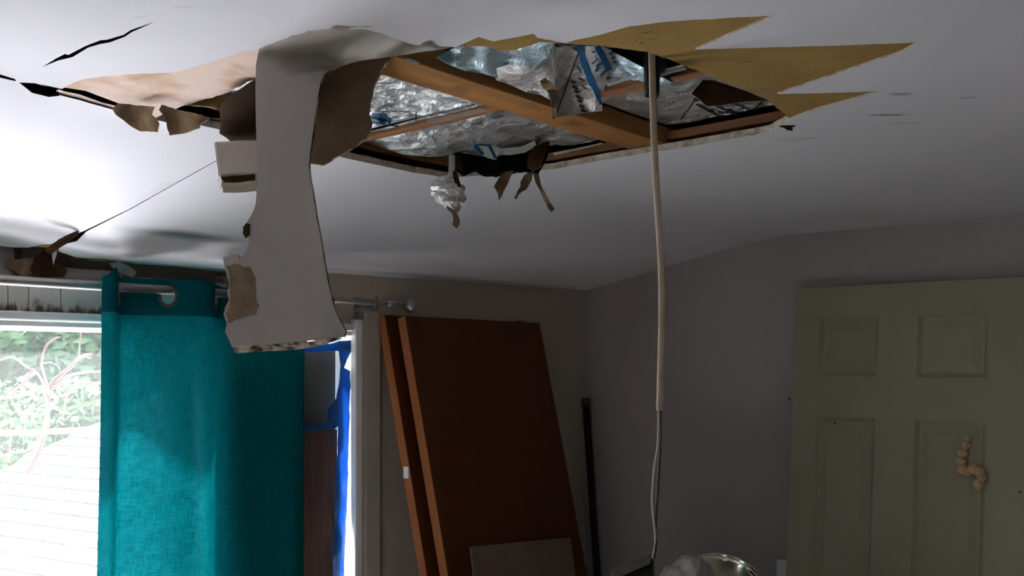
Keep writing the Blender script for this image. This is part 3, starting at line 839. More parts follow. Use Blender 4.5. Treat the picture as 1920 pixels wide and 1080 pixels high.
bdep = lambda x, y: 1.52 + .0017 * (y - 105) - .0001 * (x - 560)
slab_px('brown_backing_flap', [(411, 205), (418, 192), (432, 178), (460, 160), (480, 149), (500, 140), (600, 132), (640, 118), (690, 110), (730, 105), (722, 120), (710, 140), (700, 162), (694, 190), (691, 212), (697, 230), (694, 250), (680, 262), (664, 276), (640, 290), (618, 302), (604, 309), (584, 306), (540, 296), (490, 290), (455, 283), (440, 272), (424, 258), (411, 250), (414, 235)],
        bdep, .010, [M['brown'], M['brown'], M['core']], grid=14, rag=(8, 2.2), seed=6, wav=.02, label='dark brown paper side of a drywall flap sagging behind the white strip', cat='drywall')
# white chunk beside the strip
ch = empty('drywall_chunk', P(442, 300, 1.66), 'grey broken drywall chunk jutting out beside the hanging strip', 'drywall')
def chunk():
    A = [P(402, 267, 1.62), P(500, 262, 1.62), P(500, 326, 1.60), P(410, 330, 1.60)]
    Bk = [P(404, 272, 1.80), P(500, 272, 1.80), P(500, 358, 1.78), P(414, 362, 1.78)]
    bm = bmesh.new()
    va = [bm.verts.new(p) for p in A]; vb = [bm.verts.new(p) for p in Bk]
    bm.faces.new(va).material_index = 0
    bm.faces.new(vb[::-1]).material_index = 1
    for i in range(4):
        j = (i + 1) % 4
        f = bm.faces.new((va[j], va[i], vb[i], vb[j])); f.material_index = 1 if i == 2 else 2
    bmesh.ops.bevel(bm, geom=bm.edges[:], offset=.003, segments=1, affect='EDGES')
    bmesh.ops.triangulate(bm, faces=bm.faces[:])
    bmesh.ops.subdivide_edges(bm, edges=bm.edges[:], cuts=3, use_grid_fill=True)
    for v in bm.verts: v.co += Vector(noise.noise_vector(v.co * 40)) * .0018
    return bm
bm_obj('block', chunk(), [M['drywall'], M['dirty'], M['core']], ch)
slab_px('paper_skin', ragged([(414, 332), (440, 329), (478, 326), (478, 338), (450, 342), (420, 342)], 6, 1.5, 2), lambda x, y: 1.597 + .0004 * (y - 330), .002, [M['brown']] * 3, ch, grid=6)

# brown tatters along the gap left of the strip
tat = [('brown curled paper tatter farthest along the crack toward the window', [(210, 204), (220, 194), (250, 197), (290, 200), (284, 214), (294, 222), (298, 232), (295, 248), (262, 246), (250, 240), (232, 226), (216, 214)], 1.72),
       ('brown paper tatter with a notched edge beside the strip', [(298, 206), (303, 196), (330, 205), (372, 214), (392, 222), (376, 232), (374, 240), (345, 250), (318, 254), (313, 242), (312, 226)], 1.74),
       ]
for lab, pl, dp in tat:
    slab_px('paper_tatter', pl, (lambda dp: lambda x, y: dp + .0008 * (y - 200) + .01 * math.sin(x * .08))(dp), .003, [M['dwpatch'], M['brown'], M['gyps']], grid=7, rag=(6, 1.8), seed=dp, label=lab, cat='paper scrap', group='paper tatters along the ceiling crack')
slab_px('dark_gap_strip', [(290, 196), (310, 192), (372, 196), (420, 214), (428, 224), (400, 222), (340, 210), (298, 206)], lambda x, y: 1.80, .01, [M['dark'], M['dark'], M['brown']], grid=8, rag=(7, 2), label='black strip standing in for the dark gap above the brown tatters', cat='splinter')  # black strip painted in for the darkness of the gap
slab_px('paper_tatter', [(345, 196), (372, 186), (410, 180), (440, 172), (424, 190), (414, 206), (390, 200), (362, 198)], lambda x, y: 1.76, .004, [M['paper'], M['brown'], M['gyps']], grid=7, rag=(6, 1.5), seed=2.2, label='tan paper tatter tucked under the pink torn edge', cat='paper scrap', group='paper tatters along the ceiling crack')
slab_px('plaster_crumbs', [(1462, 236), (1474, 230), (1480, 235), (1490, 231), (1493, 235), (1485, 239), (1487, 244), (1478, 243), (1472, 239)], lambda x, y: 1.93, .006, [M['brown']] * 3, grid=4, rag=(3, 1.2), label='dark crumbling bit at the hole corner below the third spike', cat='plaster scrap')

# ------------------------------------------------------------------ cable
cb = empty('hanging_cable', P(1224, 100, 1.52), 'cream electrical cable hanging from the ceiling hole with stripped wires', 'cable')
tube('sheath', spline([P(1221, 60, 1.52), P(1222, 104, 1.52), P(1224, 180, 1.52), P(1228, 300, 1.52), P(1234, 400, 1.52), P(1240, 500, 1.52), P(1241, 600, 1.52), P(1239, 690, 1.52), P(1237, 770, 1.52)], 6), .0056, M['cable'], cb)
tube('wire', spline([P(1235, 765, 1.52), P(1234, 830, 1.52), P(1227, 880, 1.525), P(1223, 940, 1.525), P(1228, 990, 1.52), P(1229, 1020, 1.52), P(1225, 1046, 1.52)], 6), .0019, M['wirew'], cb, seg=7, label='pale bare wire')
tube('wire', spline([P(1239, 765, 1.52), P(1238, 830, 1.515), P(1235, 890, 1.515), P(1231, 950, 1.52), P(1229, 990, 1.522), P(1230, 1020, 1.52), P(1226, 1046, 1.52)], 6), .0024, M['wirec'], cb, seg=7, label='dark insulated wire')
# mouth of the electrical box up in the hole
slab_px('junction_box', [(1211, 96), (1236, 96), (1247, 106), (1251, 124), (1240, 130), (1237, 150), (1236, 178), (1214, 172), (1212, 130)], lambda x, y: 1.55, .03, [M['black']] * 3, grid=10, smooth=False,
        label='small dark electrical box where the cable leaves the hole', cat='electrical box')
# black fixture on the end of the wires
fx = empty('dangling_fixture', P(1225, 1046, 1.52), 'black metal light fixture body dangling on the end of the wires', 'light fixture')
def fixture():
    bm = bmesh.new()
    top = [P(1226, 1042, 1.52), P(1140, 1074, 1.47), P(1150, 1092, 1.40), P(1222, 1062, 1.44)]
    dn = Vector((.012, .004, -.085))
    bt = [p + dn for p in top]
    va = [bm.verts.new(p) for p in top]; vb = [bm.verts.new(p) for p in bt]
    bm.faces.new(va); bm.faces.new(vb[::-1])
    for i in range(4):
        j = (i + 1) % 4
        bm.faces.new((va[j], va[i], vb[i], vb[j]))
    bmesh.ops.recalc_face_normals(bm, faces=bm.faces[:])
    bmesh.ops.bevel(bm, geom=bm.edges[:], offset=.004, segments=2, affect='EDGES')
    return bm
bm_obj('housing', fixture(), M['black'], fx)
tp = [P(1222, 1043, 1.516), P(1146, 1073, 1.468), P(1154, 1088, 1.405), P(1219, 1061, 1.437)]
mesh('cover_plate', [p + U * .002 for p in tp] + [p + U * .0035 for p in tp], [(0, 1, 2, 3)[::-1], (4, 5, 6, 7), (0, 1, 5, 4), (1, 2, 6, 5), (2, 3, 7, 6), (3, 0, 4, 7)], M['rust'], fx, label='rusty brown cover plate')

# ------------------------------------------------------------------ window, head and the torn wall top
win = empty('window_1', (WX0, YB, WZ0), 'wide white-framed window behind the teal curtain', kind='structure')
GY = YB + .10
fr = .04
boxes('window_frame', [((WX0, GY - .03, WZ0), (WX0 + fr, GY + .05, WZ1)), ((WX1 - fr + .012, GY - .03, WZ0), (WX1, GY + .05, WZ1)),
                       ((WX0, GY - .03, WZ1 - fr), (WX1, GY + .05, WZ1)), ((WX0, GY - .03, WZ0), (WX1, GY + .05, WZ0 + fr)), ((1.48, GY - .03, WZ0), (1.54, GY + .05, WZ1))], M['white'], win, .003)
box('pane', (WX0 + fr, GY + .005, WZ0 + fr), (1.48, GY + .009, WZ1 - fr), M['glass'], win)
box('pane', (1.54, GY + .005, WZ0 + fr), (WX1 - fr + .012, GY + .009, WZ1 - fr), M['glass'], win)
boxes('jamb', [((WX1 - .006, YB - .004, WZ0), (WX1 + .0, GY - .03, WZ1)), ((WX0, YB - .004, WZ0), (WX0 + .006, GY - .03, WZ1)), ((WX0, YB - .004, WZ1 - .006), (WX1, GY - .03, WZ1))], M['white'], win, .001)
box('window_sill', (WX0 - .05, YB - .06, WZ0 - .03), (WX1 + .05, YB + .05, WZ0), M['white'], win, .006)

tr1 = empty('trim_1', (WX1, YB, WZ0), 'beige casing and white bead at the boarded end of the window', kind='structure')
box('bead', (WX1 - .018, YB - .026, WZ0 - .1), (WX1 + .012, YB, WZ1 + .02), M['white'], tr1, .004)
box('bead', (WX1 + .012, YB - .016, WZ0 - .1), (WX1 + .026, YB, WZ1 + .02), M['white'], tr1, .004)
box('flat_casing', (WX1 + .026, YB - .020, WZ0 - .1), (WX1 + .104, YB, WZ1 + .055), M['casing'], tr1, .010)
tr2 = empty('trim_2', (WX0, YB, WZ1), 'white head trim above the open window pane', kind='structure')
box('head_rail', (WX0, YB - .022, WZ1 - .018), (WX1 - .02, YB, WZ1 + .004), M['white'], tr2, .004)
box('head_rail', (WX0, YB - .012, WZ1 - .034), (WX1 - .02, YB + .01, WZ1 - .020), M['white'], tr2, .003)
# board between the head trim and the torn top of the wall, with mildew
bdl = empty('trim_3', (WX0, YB, WZ1), 'mildewed boards over the window head', kind='structure')
xs = [WX0, .74, .985, 1.035, 1.115, 1.25, 1.45, 1.65, 1.85]
for a, b in zip(xs, xs[1:]):
    box('plank', (a + .0012, YB - .004 + random.uniform(0, .003), WZ1 + .004), (b - .0012, YB + .088, EYE + .212 + random.uniform(-.002, .004)), M['mildew'], bdl, .001)
# recess above it: timber plate and rubble
tp_ = empty('trim_4', (WX0, YB, EYE + .21), 'exposed grey timber plates under the torn ceiling edge', kind='structure')
rough_board('plate', (.3, YB + .045, EYE + .214), (1.02, YB + .085, EYE + .300), M['plate'], tp_, seed=7)
rough_board('plate', (1.10, YB + .03, EYE + .214), (1.30, YB + .085, EYE + .252), M['plate'], tp_, seed=8)
rough_board('plate', (1.34, YB + .02, EYE + .213), (1.62, YB + .085, EYE + .238), M['casing'], tp_, seed=9)
rough_board('plate', (1.62, YB + .035, EYE + .214), (1.85, YB + .085, EYE + .262), M['plate'], tp_, seed=10)
wY = YB - .01
def wpl(name, pl, Y, th, mats, seed, **kw):
    pl = ragged(pl, 6, 1.8, seed)
    return sheet(name, pl, [], 7, lambda x, y: onY(x, y, Y + .02 * noise.noise(Vector((x * .03, y * .03, seed)))), lambda x, y: onY(x, y, Y + th + .02 * noise.noise(Vector((x * .03, y * .03, seed)))), mats, **kw)
wpl('debris_scrap', [(8, 496), (16, 487), (40, 486), (62, 482), (70, 492), (66, 516), (40, 518), (26, 508), (12, 502)], YB + .02, .006, [M['dwpatch'], M['brown'], M['dark']], 1, label='brown leaf-shaped paper scrap above the open pane', cat='paper scrap')
wpl('debris_scrap', [(56, 490), (80, 470), (98, 452), (104, 470), (100, 492), (118, 498), (126, 508), (120, 520), (80, 520), (60, 512)], YB + .015, .012, [M['brown'], M['brown'], M['dark']], 2, label='dark rotted plaster lump below the split in the ceiling', cat='plaster scrap')
wpl('debris_scrap', [(98, 462), (108, 462), (106, 480), (100, 498), (98, 484)], YB - .012, .006, [M['ceil'], M['gyps'], M['gyps']], 3, label='white paint curl hanging at the ceiling split', cat='paper scrap')
wpl('debris_scrap', [(84, 470), (100, 456), (122, 442), (150, 430), (146, 442), (124, 458), (108, 468), (94, 478)], 2.335, .004, [M['brown'], M['brown'], M['dark']], 4, label='brown shred wedged in the ceiling seam', cat='paper scrap')
wpl('debris_scrap', [(204, 492), (222, 490), (246, 502), (256, 510), (250, 522), (232, 514), (214, 506)], YB - .005, .01, [M['plate'], M['brown'], M['dark']], 5, label='splintered grey lath end above the curtain peak', cat='splinter')

# window boards, tape
gx = lambda px: onY(px, 700, GY - .045).x
box('grey_board', (1.56, GY - .056, EYE - .235), (2.05, GY - .040, EYE + .040), M['greyb'], bevel=.002, label='grey board covering the upper window behind the curtain edge', cat='board')
box('brown_board', (1.56, GY - .076, WZ0 + .002), (2.042, GY - .057, EYE - .222), M['brownb'], bevel=.002, label='dark brown wooden board covering the lower window', cat='board')
def film(name, pl, Y, seed, label, wave=.012):
    f = lambda x, y: onY(x, y, Y + wave * noise.noise(Vector((x * .06, y * .02, seed))))
    return sheet(name, ragged(pl, 10, 1.5, seed), [], 7, f, lambda x, y: f(x, y) + Vector((0, .0006, 0)), [M['tape']] * 3, label=label, cat='tape', group='blue tape round the boarded window')
TY = GY - .082
film('blue_tape', [(520, 644), (600, 646), (640, 640), (664, 637), (667, 645), (650, 660), (632, 658), (560, 660), (520, 662)], TY, 1, 'blue tape strip along the top of the grey board')
film('blue_tape', [(634, 640), (664, 638), (664, 650), (652, 672), (645, 690), (640, 692), (636, 670)], TY - .006, 2, 'gathered blue tape at the upper corner of the boarded window', .02)
film('blue_tape', [(638, 688), (646, 690), (657, 696), (655, 790), (652, 900), (648, 1000), (644, 1110), (622, 1110), (628, 980), (632, 870), (634, 800), (612, 790), (614, 768), (630, 748), (636, 720)], TY - .003, 3, 'long blue tape strip down the jamb beside the brown board')
film('blue_tape', [(520, 796), (600, 797), (632, 794), (632, 802), (600, 806), (520, 812)], TY + .002, 4, 'blue tape strip between grey and brown boards')

# ------------------------------------------------------------------ curtain rod and curtain
RZ, RY = EYE + .198, 2.426
rod = empty('curtain_rod', (1.6, RY, RZ), 'grey metal curtain rod with ball end above the window', 'curtain rod')
tube('pole', [(.2, RY, RZ), (1.0, RY, RZ), (1.93, RY, RZ)], .0125, M['metal'], rod, seg=16)
tube('extension_pole', [(1.90, RY, RZ), (2.2, RY, RZ), (2.236, RY, RZ)], .0088, M['metal'], rod, seg=16)
tube('neck', [(2.16, RY, RZ), (2.19, RY, RZ), (2.225, RY, RZ), (2.25, RY, RZ)], [.009, .012, .012, .010], M['metal'], rod, seg=14)
bm = bmesh.new()
bmesh.ops.create_uvsphere(bm, u_segments=20, v_segments=14, radius=.027)
for v in bm.verts: v.co = Vector((v.co.x * .95, v.co.y, v.co.z)) + Vector((2.268, RY, RZ))
bm_obj('finial', bm, M['metal'], rod, True)
bx = onY(700, 566, RY).x
boxes('bracket', [((bx - .007, RY - .004, RZ - .026), (bx + .007, YB, RZ - .012)), ((bx - .007, RY - .018, RZ - .026), (bx + .007, RY - .013, RZ + .022)), ((bx - .009, YB - .006, RZ - .045), (bx + .009, YB, RZ + .02)), ((bx - .007, RY + .013, RZ - .026), (bx + .007, RY + .018, RZ + .012))], M['metal'], rod, .001)

cur = empty('curtain', (1.46, RY, .4), 'teal linen grommet curtain hanging on the rod', 'curtain')
CT, CB = .222, -1.36
X0, X1 = 1.110, 1.800
def curt(u, v):
    # u along the cloth, v height above the eye
    k = sstep(CT, CB, v)
    x = X0 + (X1 - X0) * u
    ph = 2 * math.pi * (x - 1.361) / .315
    amp = (.046 + .022 * sstep(1.24, 1.15, x)) * (1 - .10 * k)
    y = RY - amp * math.sin(ph) + .013 * math.sin(ph * 2.3 + 1) * k
    y += .014 * noise.noise(Vector((u * 7, v * 1.3, 2))) * k
    xx = x + .010 * math.sin(ph * 1 + .6) - .030 * k * (1 - u) + .006 * k * u
    xx += .016 * math.sin(ph + 1.3) * k + .030 * sstep(1.28, 1.20, x)
    top = (.006 * math.cos(ph * .5) + .026 * math.exp(-((x - 1.165) / .030) ** 2)) * sstep(.10, CT, v)
    return Vector((xx, y - .012 * k, EYE + v + top))
gro = [(X - X0) / (X1 - X0) for X in (1.2035, 1.361, 1.5185, 1.676)]
LU = X1 - X0
holes_uv = []
GR = .0225
def ucirc(uc, r, n=20):
    return [(uc + r * .62 / LU * math.cos(2 * math.pi * i / n), CT - .044 + r * math.sin(2 * math.pi * i / n)) for i in range(n)]
# triangulate in a space where both axes are metres
def cloth(name, v0, v1, holes, mat, off):
    outer = [(0, v0)] + [(LU, v0)] + [(LU, v1)] + [(0, v1)]
    outer = []
    n = 60
    outer += [(LU * i / n, v0) for i in range(n)] + [(LU, v0 + (v1 - v0) * i / 12) for i in range(12)]
    outer += [(LU * (1 - i / n), v1) for i in range(n)] + [(0, v1 + (v0 - v1) * i / 12) for i in range(12)]
    def f(x, y):
        return curt(x / LU, y) + Vector((0, -.0016 if holes else 0, 0))
    def g(x, y):
        return f(x, y) + Vector((0, off, 0))
    hs_ = [[(a * LU, b) for a, b in h] for h in holes]
    return sheet(name, outer, hs_, .0125, f, g, [mat] * 3, cur)
cloth('cloth', CB, CT - .090, [], M['curt'], .0009)
cloth('header_band', CT - .094, CT, [ucirc(g, GR) for g in gro], M['curth'], .0022)
for g in gro:
    pts = ucirc(g, GR + .003, 28)
    ring = [curt(a, b) + Vector((0, 0.0005, 0)) for a, b in pts]
    vs, fs = [], []
    n = len(ring); cen = sum(ring, Vector()) / n
    for i in range(n):
        t = (ring[(i + 1) % n] - ring[i - 1]).normalized(); o_ = (ring[i] - cen).normalized(); b = t.cross(o_)
        for k in range(8):
            a = 2 * math.pi * k / 8
            vs.append(ring[i] + o_ * .005 * math.cos(a) + b * .0032 * math.sin(a))
    for i in range(n):
        for k in range(8):
            fs.append((i * 8 + k, i * 8 + (k + 1) % 8, ((i + 1) % n) * 8 + (k + 1) % 8, ((i + 1) % n) * 8 + k))
    mesh('grommet', vs, fs, M['wirec'], cur, smooth=True)

# ------------------------------------------------------------------ leaning wood panels and board
def leaning(name, x0, x1, ztop, ytop, off, th, label, mat, edge, cat='panel', notch=None):
    """a flat panel whose top touches the wall plane ytop and whose foot stands off the wall"""
    L = math.hypot(ztop, off)
    up = Vector((0, off, ztop)) / L
    out = Vector((0, -ztop, off)) / L
    o = Vector((x0, ytop - off, 0))
    W = x1 - x0
    e = empty(name, o, label, cat)
    bm = bmesh.new()
    add_box(bm, (0, 0, 0), (W, th, L), .0022)
    for f in bm.faces:
        cc = f.calc_center_median()
        f.material_index = 0 if abs(cc.y - th / 2) > th * .49 else 1
    for v in bm.verts:
        v.co = o + Vector((1, 0, 0)) * v.co.x + out * v.co.y + up * v.co.z
    bm_obj('slab', bm, [mat, edge], e)
    return e, o, up, out, W, L
e1 = leaning('wood_panel', 2.19, 2.86, 1.905, YB - .012, .46, .034, 'orange-brown wood panel leaning against the wall, nearer the window', M['veneer'], M['venedge'])
e2 = leaning('wood_panel', 2.224, 2.945, 1.900, YB - .075, .46, .036, 'big orange-brown wood panel leaning in front of its twin', M['veneer'], M['venedge'])
for (e, o, up, out, W, L) in (e1, e2):
    # edging strip along the visible long side
    bm = bmesh.new(); add_box(bm, (-.003, -.0005, 0), (.0, .0345 if e is e1[0] else .0365, L), .0006)
    for v in bm.verts: v.co = o + Vector((1, 0, 0)) * v.co.x + out * v.co.y + up * v.co.z
    bm_obj('edge_band', bm, M['venedge'], e)
# hinge plate on the rear panel's edge
hp = e1[1] + e1[2] * 1.42 + e1[3] * .017
box('hinge', (hp.x - .006, hp.y - .012, hp.z - .02), (hp.x + .001, hp.y + .012, hp.z + .02), M['white'], e1[0], .002, label='small pale hinge plate')
# a dusty scrap on the top edge
tpz = e2[1] + e2[2] * e2[5] + e2[3] * .02
blob('dust_clump', [((tpz.x + .60 + i * .012, tpz.y, tpz.z + .002), .006 + .003 * (i % 2)) for i in range(5)], M['brownb'], None, 3, .3, 1, label='small dusty clump on top of the wood panel', cat='dust')
# cardboard sheet leaning on the panel
cbv = [P(885, 1026, 3.02), P(1070, 1008, 3.26)]
q0, q1 = onY(883, 1026, 2.10), onY(1070, 1008, 2.10)
cd = Vector((0, .15, .95)).normalized()
a0 = q0 - cd * (q0.z / cd.z); a1 = q1 - cd * (q1.z / cd.z)
th_ = Vector((0, .006, 0))
mesh('cardboard_sheet', [a0, a1, q1, q0, a0 + th_, a1 + th_, q1 + th_, q0 + th_], [(0, 1, 2, 3), (7, 6, 5, 4), (3, 2, 6, 7), (1, 5, 6, 2), (0, 3, 7, 4), (0, 4, 5, 1)], M['cardb'],
     label='plain brown cardboard sheet standing against the wood panel', cat='cardboard')

# black pole in the corner
pt = onX(1098, 750, 3.36)
pb = onX(1120, 1080, 3.28)
dr = (pb - pt) / (pb.z - pt.z)
foot = pt + dr * (0 - pt.z)
pole = empty('black_pole', foot, 'black round pole leaning in the corner of the room', 'pole')
tube('shaft', [foot, foot.lerp(pt, .5), pt], .0165, M['black'], pole, seg=14)
tube('end_cap', [pt - (pt - foot).normalized() * .03, pt + (pt - foot).normalized() * .006], .019, M['wirec'], pole, seg=14)

# ------------------------------------------------------------------ door leaning on the right wall
DW, DH, DT = .775, 2.03, .035
dl = math.radians(5.2)
dtop = EYE + .272
up = Vector((math.sin(dl), 0, math.cos(dl)))
wd = Vector((0, -1, 0))
nn = Vector((-math.cos(dl), 0, math.sin(dl)))
DH = dtop / math.cos(dl)
dorg = Vector((XR - .012 - DT - math.sin(dl) * DH, 1.519, 0.0))
door = empty('panel_door', dorg, 'pale six-panel door leaning against the grey wall', 'door')
def dmap(bm):
    for v in bm.verts:
        v.co = dorg + wd * v.co.x + up * v.co.z + nn * (v.co.y)
    bmesh.ops.recalc_face_normals(bm, faces=bm.faces[:])
    return bm
cols = [(.092, .302), (.436, .654)]
rows = [(DH - .322, DH - .112), (.86, DH - .466), (.20, .74)]
bm = bmesh.new()
us = [0, cols[0][0], cols[0][1], cols[1][0], cols[1][1], DW]
for i in (0, 2, 4): add_box(bm, (us[i], -DT, 0), (us[i + 1], 0, DH), .001)
zs = [0, rows[2][0], rows[2][1], rows[1][0], rows[1][1], rows[0][0], rows[0][1], DH]
for cc in cols:
    for k in (0, 2, 4, 6): add_box(bm, (cc[0] - .002, -DT, zs[k]), (cc[1] + .002, 0, zs[k + 1]), .0)
bm_obj('frame', dmap(bm), M['doorp'], door)
for cc in cols:
    for rr in rows:
        bm = bmesh.new()
        a, b, z0, z1 = cc[0], cc[1], rr[0], rr[1]
        # moulded step down, flat, bevel up to raised field
        rings = [(0, 0.0), (.012, -.010), (.020, -.011), (.046, -.003), (.050, -.003)]
        prev = None
        for ins, dep in rings:
            ring = [bm.verts.new((x, dep, z)) for x, z in ((a + ins, z0 + ins), (b - ins, z0 + ins), (b - ins, z1 - ins), (a + ins, z1 - ins))]
            if prev:
                for i in range(4): bm.faces.new((prev[i], prev[(i + 1) % 4], ring[(i + 1) % 4], ring[i]))
            prev = ring
        bm.faces.new(prev)
        bk = [bm.verts.new((x, -DT + .004, z)) for x, z in ((a, z0), (b, z0), (b, z1), (a, z1))]
        bm.faces.new(bk[::-1])
        bm_obj('panel', dmap(bm), M['doorp'], door)
# foam squeezed out round the missing latch
def dpt(px, py, lift):
    # point on the door's face seen at a pixel
    v = D + (px - 960) / FPX * R + (HOR - py) / FPX * U
    t = (dorg - Vector((0, 0, EYE))).dot(nn) / v.dot(nn)
    return Vector((0, 0, EYE)) + v * t + nn * lift
fpts = [(1815, 824, .010), (1812, 836, .014), (1806, 850, .015), (1803, 866, .016), (1806, 880, .019), (1816, 884, .016), (1828, 880, .018), (1838, 884, .017), (1842, 896, .015), (1836, 908, .017), (1835, 914, .013)]
foam = blob('foam_blob', [(dpt(x, y, r * .5), r) for x, y, r in fpts], M['foam'], None, 5, .18, 3, smooth=True, label='tan squiggle of dried foam stuck on the pale door', cat='foam')
for (px, py) in ((1480, 748), (1565, 793), (1912, 922)):
    p = dpt(px, py, 0)
    blob('nail_hole', [(p, .004)], M['black'], door, 1, .2, 1, label='dark nail hole')

# ------------------------------------------------------------------ chest in the corner with bowl and cloth
cz = .93
chest = empty('chest_of_drawers', (2.9, 1.35, 0), 'dark wooden chest under the bowl in the corner', 'chest')
box('carcass', (2.46, 1.15, .04), (2.94, 1.86, cz - .02), M['chest'], chest, .004)
box('chest_top', (2.44, 1.13, cz - .02), (2.95, 1.88, cz), M['chest'], chest, .006)
for k in range(4):
    d_ = box('drawer', (2.452, 1.17, .08 + k * .21), (2.462, 1.84, .27 + k * .21), M['chest'], chest, .003)
bowl_c = P(1345, 1080, 3.05); bowl_c.z = cz
bw = empty('metal_bowl', bowl_c, 'shiny round metal bowl with rolled rim in the corner', 'bowl')
def lathe(prof, n=40):
    vs, fs = [], []
    for r, z in prof:
        for k in range(n):
            a = 2 * math.pi * k / n
            vs.append((r * math.cos(a), r * math.sin(a), z))
    for i in range(len(prof) - 1):
        for k in range(n):
            k2 = (k + 1) % n
            fs.append((i * n + k, i * n + k2, (i + 1) * n + k2, (i + 1) * n + k))
    return vs, fs
prof = [(.0, 0.001), (.05, .0), (.075, .012), (.10, .05), (.112, .10), (.116, .118), (.121, .122), (.123, .118), (.121, .116), (.113, .112), (.106, .10), (.094, .052), (.07, .018), (.0, .010)]
tiltm = Vector((0, 0, 1))
vs, fs = lathe(prof)
from mathutils import Matrix
tm = Matrix.Translation(bowl_c + Vector((0, 0, .045))) @ Matrix.Rotation(math.radians(24), 4, Vector((R.x, R.y, 0)))
mesh('shell', [tm @ Vector(v) for v in vs], fs, M['chrome'], bw, smooth=True)
cl_c = P(1292, 1066, 2.80)
clp = []
def cloth_lump():
    bm = bmesh.new()
    bmesh.ops.create_icosphere(bm, subdivisions=5, radius=1)
    base = Vector((cl_c.x, cl_c.y, cz))
    hgt = P(1292, 1050, 2.80).z - cz
    for v in bm.verts:
        q = v.co.copy()
        f = 1 + .16 * noise.noise(q * 1.6 + Vector((3, 1, 0))) - .14 * abs(noise.noise(q * 3.1 + Vector((0, 5, 2)))) + .04 * noise.noise(q * 7)
        lat = q.x * .088 * f; dep = q.y * .075 * f; z = (q.z * .5 + .5) * hgt * (.55 + .5 * f)
        v.co = base + R * lat + D * dep + U * max(0, z)
    return bm
bm_obj('crumpled_cloth', cloth_lump(), M['cloth'], smooth=True, label='crumpled grey cloth bundle beside the metal bowl', cat='cloth')
# pale edge of a switch plate low on the wall beside the door
lp = onX(1463, 1064, XR)
box('outlet_cover', (XR - .006, lp.y - .03, lp.z - .08), (XR, lp.y + .012, lp.z + .03), M['white'], bevel=.002, label='white switch plate on the wall beside the door edge', cat='switch plate')

# ------------------------------------------------------------------ outside
box('ground', (-40, 2.9, -3.2), (40, 60, -3.0), M['ground'], kind='structure', label='grey paved yard below the window')
ro = P(0, 885, 7.0)
ra = Vector((.208, -.978, 0)).normalized(); rb2 = Vector((.978, .208, 0))
pit = math.radians(20.6)
rb = (rb2 * math.cos(pit) + U * math.sin(pit)).normalized()
rn = rb.cross(ra).normalized()
if rn.z < 0: rn = -rn
roof = empty('porch_roof', ro, 'pale shingled roof slope outside the open window pane', 'roof')
for k in range(-26, 22):
    s0, s1 = k * .15, (k + 1) * .15 + .03
    sh = random.uniform(-.02, .02)
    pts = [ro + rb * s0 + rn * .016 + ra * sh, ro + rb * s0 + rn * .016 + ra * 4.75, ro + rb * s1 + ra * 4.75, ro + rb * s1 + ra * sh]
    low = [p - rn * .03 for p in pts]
    mesh('shingle_course', pts + low, [(0, 1, 2, 3), (7, 6, 5, 4), (0, 4, 5, 1), (1, 5, 6, 2), (2, 6, 7, 3), (3, 7, 4, 0)], [M['shingle'], M['lip_shadow']], roof, fm=[0, 0, 1, 0, 0, 0])

def leaf_crown(name, centre, rad, n, size, mat, parent, seed):
    rnd = random.Random(seed)
    vs, fs = [], []
    for i in range(n):
        while True:
            q = Vector((rnd.uniform(-1, 1), rnd.uniform(-1, 1), rnd.uniform(-1, 1)))
            if .35 < q.length < 1: break
        q = Vector((q.x * rad[0], q.y * rad[1], q.z * rad[2])) + Vector(centre)
        a = Vector((rnd.gauss(0, 1), rnd.gauss(0, 1), rnd.gauss(0, 1))).normalized()
        b = a.orthogonal().normalized()
        s = size * rnd.uniform(.6, 1.4)
        k = len(vs)
        vs += [q - a * s, q + b * s * .45, q + a * s, q - b * s * .45]
        fs.append((k, k + 1, k + 2, k + 3))
    return mesh(name, vs, fs, mat, parent)
trees = [('tall dense green tree beyond the roof', P(30, 700, 11.5), (2.2, 1.6, 3.2), 9000, .10, 'leafa', 1), ('lighter yellow-green tree behind the curtain edge', P(190, 660, 12.5), (2.0, 1.6, 3.2), 8000, .10, 'leafb', 2),
         ('dark green tree far behind the other trees', P(-120, 640, 15), (4.5, 2.0, 4.5), 12000, .14, 'leafa', 3), ('broad green tree farthest from the window', P(330, 640, 17), (5.0, 2.0, 5.0), 12000, .15, 'leafa', 4),
         ('low yellow-green shrub beside the roof edge', P(20, 850, 8.6), (.9, .7, .7), 2500, .06, 'leafb', 5), ('pale leafy shrub tip at the end of the roof', P(140, 770, 8.9), (.35, .35, .30), 500, .08, 'leafb', 6)]
for lab, cpt, rad, n, s, mt, sd in trees:
    t = empty('tree' if rad[0] > 1 else 'shrub', (cpt.x, cpt.y, -3), lab, 'tree' if rad[0] > 1 else 'shrub', 'greenery outside the window')
    leaf_crown('crown', cpt, rad, n, s, M[mt], t, sd)
    tube('trunk', [(cpt.x, cpt.y, -3), (cpt.x + .1, cpt.y, (cpt.z - 3) / 2), (cpt.x, cpt.y, cpt.z)], [.05 * rad[0] + .04, .04 * rad[0] + .03, .02], M['trunk'], t, seg=8)
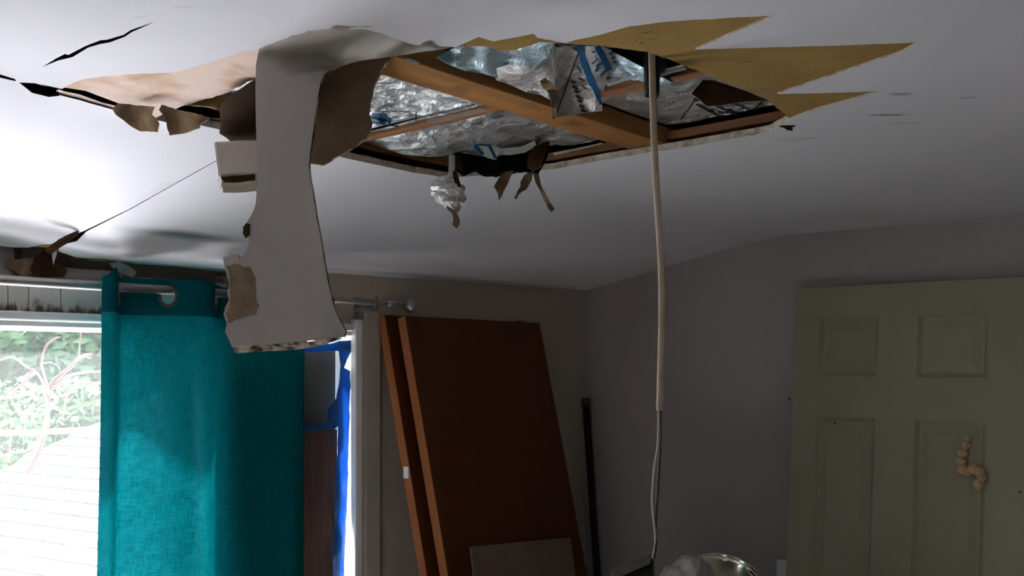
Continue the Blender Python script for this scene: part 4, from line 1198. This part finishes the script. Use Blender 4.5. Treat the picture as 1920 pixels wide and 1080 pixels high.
# bare red vine
VD = 6.2
vine = empty('bare_vine', P(90, 800, VD), 'bare reddish vine branches sprawling outside the open pane', 'vine')
branches = [([(52, 890), (70, 850), (86, 800), (90, 760), (92, 730), (104, 712), (130, 690), (150, 670), (172, 664)], .022),
            ([(92, 735), (82, 700), (78, 680), (86, 650), (104, 635), (112, 632)], .010), ([(92, 740), (70, 700), (50, 688), (24, 670), (0, 676), (-30, 690)], .010),
            ([(100, 722), (130, 704), (165, 698), (200, 696)], .012), ([(96, 728), (130, 714), (168, 720), (210, 716)], .011), ([(62, 694), (44, 720), (30, 730), (22, 748), (34, 770), (48, 776)], .009),
            ([(22, 746), (10, 745), (-20, 748)], .007), ([(30, 728), (50, 716), (68, 724)], .006), ([(90, 758), (105, 768), (118, 772)], .007), ([(150, 720), (128, 740), (120, 770), (118, 790)], .009),
            ([(148, 672), (150, 640), (152, 620)], .007), ([(94, 735), (70, 758), (50, 780), (36, 798)], .006), ([(78, 682), (96, 680), (112, 690)], .006), ([(170, 672), (158, 668), (150, 676)], .006),
            ([(-20, 862), (20, 850), (50, 845), (80, 828)], .009), ([(10, 890), (40, 862), (78, 836)], .012), ([(20, 820), (18, 840), (16, 856)], .007)]
for pl, r in branches:
    pts = spline([P(x, y, VD + .25 * math.sin(x * .05 + y * .03)) for x, y in pl], 5)
    n = len(pts)
    tube('branch', pts, [r * (1 - .55 * i / (n - 1)) for i in range(n)], M['bark'], vine, seg=7)
# picket fence far off
fz = P(40, 800, 9.2).z
fence = empty('picket_fence', P(40, 800, 9.2), 'white picket fence beyond the vine', 'fence')
for i in range(16):
    a = P(-10 + i * 8, 800, 9.2)
    box('picket', (a.x - .012, a.y - .012, fz - .35), (a.x + .012, a.y + .012, fz + .16 + .06 * (i % 3 == 0)), M['fence'], fence)
a, b = P(-20, 800, 9.2), P(120, 800, 9.2)
tube('rail', [(a.x, a.y, fz - .02), (b.x, b.y, fz - .02)], .02, M['fence'], fence, seg=6)
# overhead service wire crossing the roof
tube('service_wire', spline([P(-60, 1055, 3.6), P(0, 1044, 3.8), P(80, 1034, 4.1), P(160, 1021, 4.4), P(300, 1004, 5.0)], 5), .011, M['wirec'], seg=6, label='grey service wire stretched over the shingled roof', cat='wire')
tube('service_wire', spline([P(-120, 819, 3.5), P(0, 812, 3.7), P(80, 810, 3.9), P(170, 805, 4.1), P(300, 800, 4.4)], 5), .011, M['fence'], seg=8, label='pale cable crossing in front of the vine and fence', cat='wire')
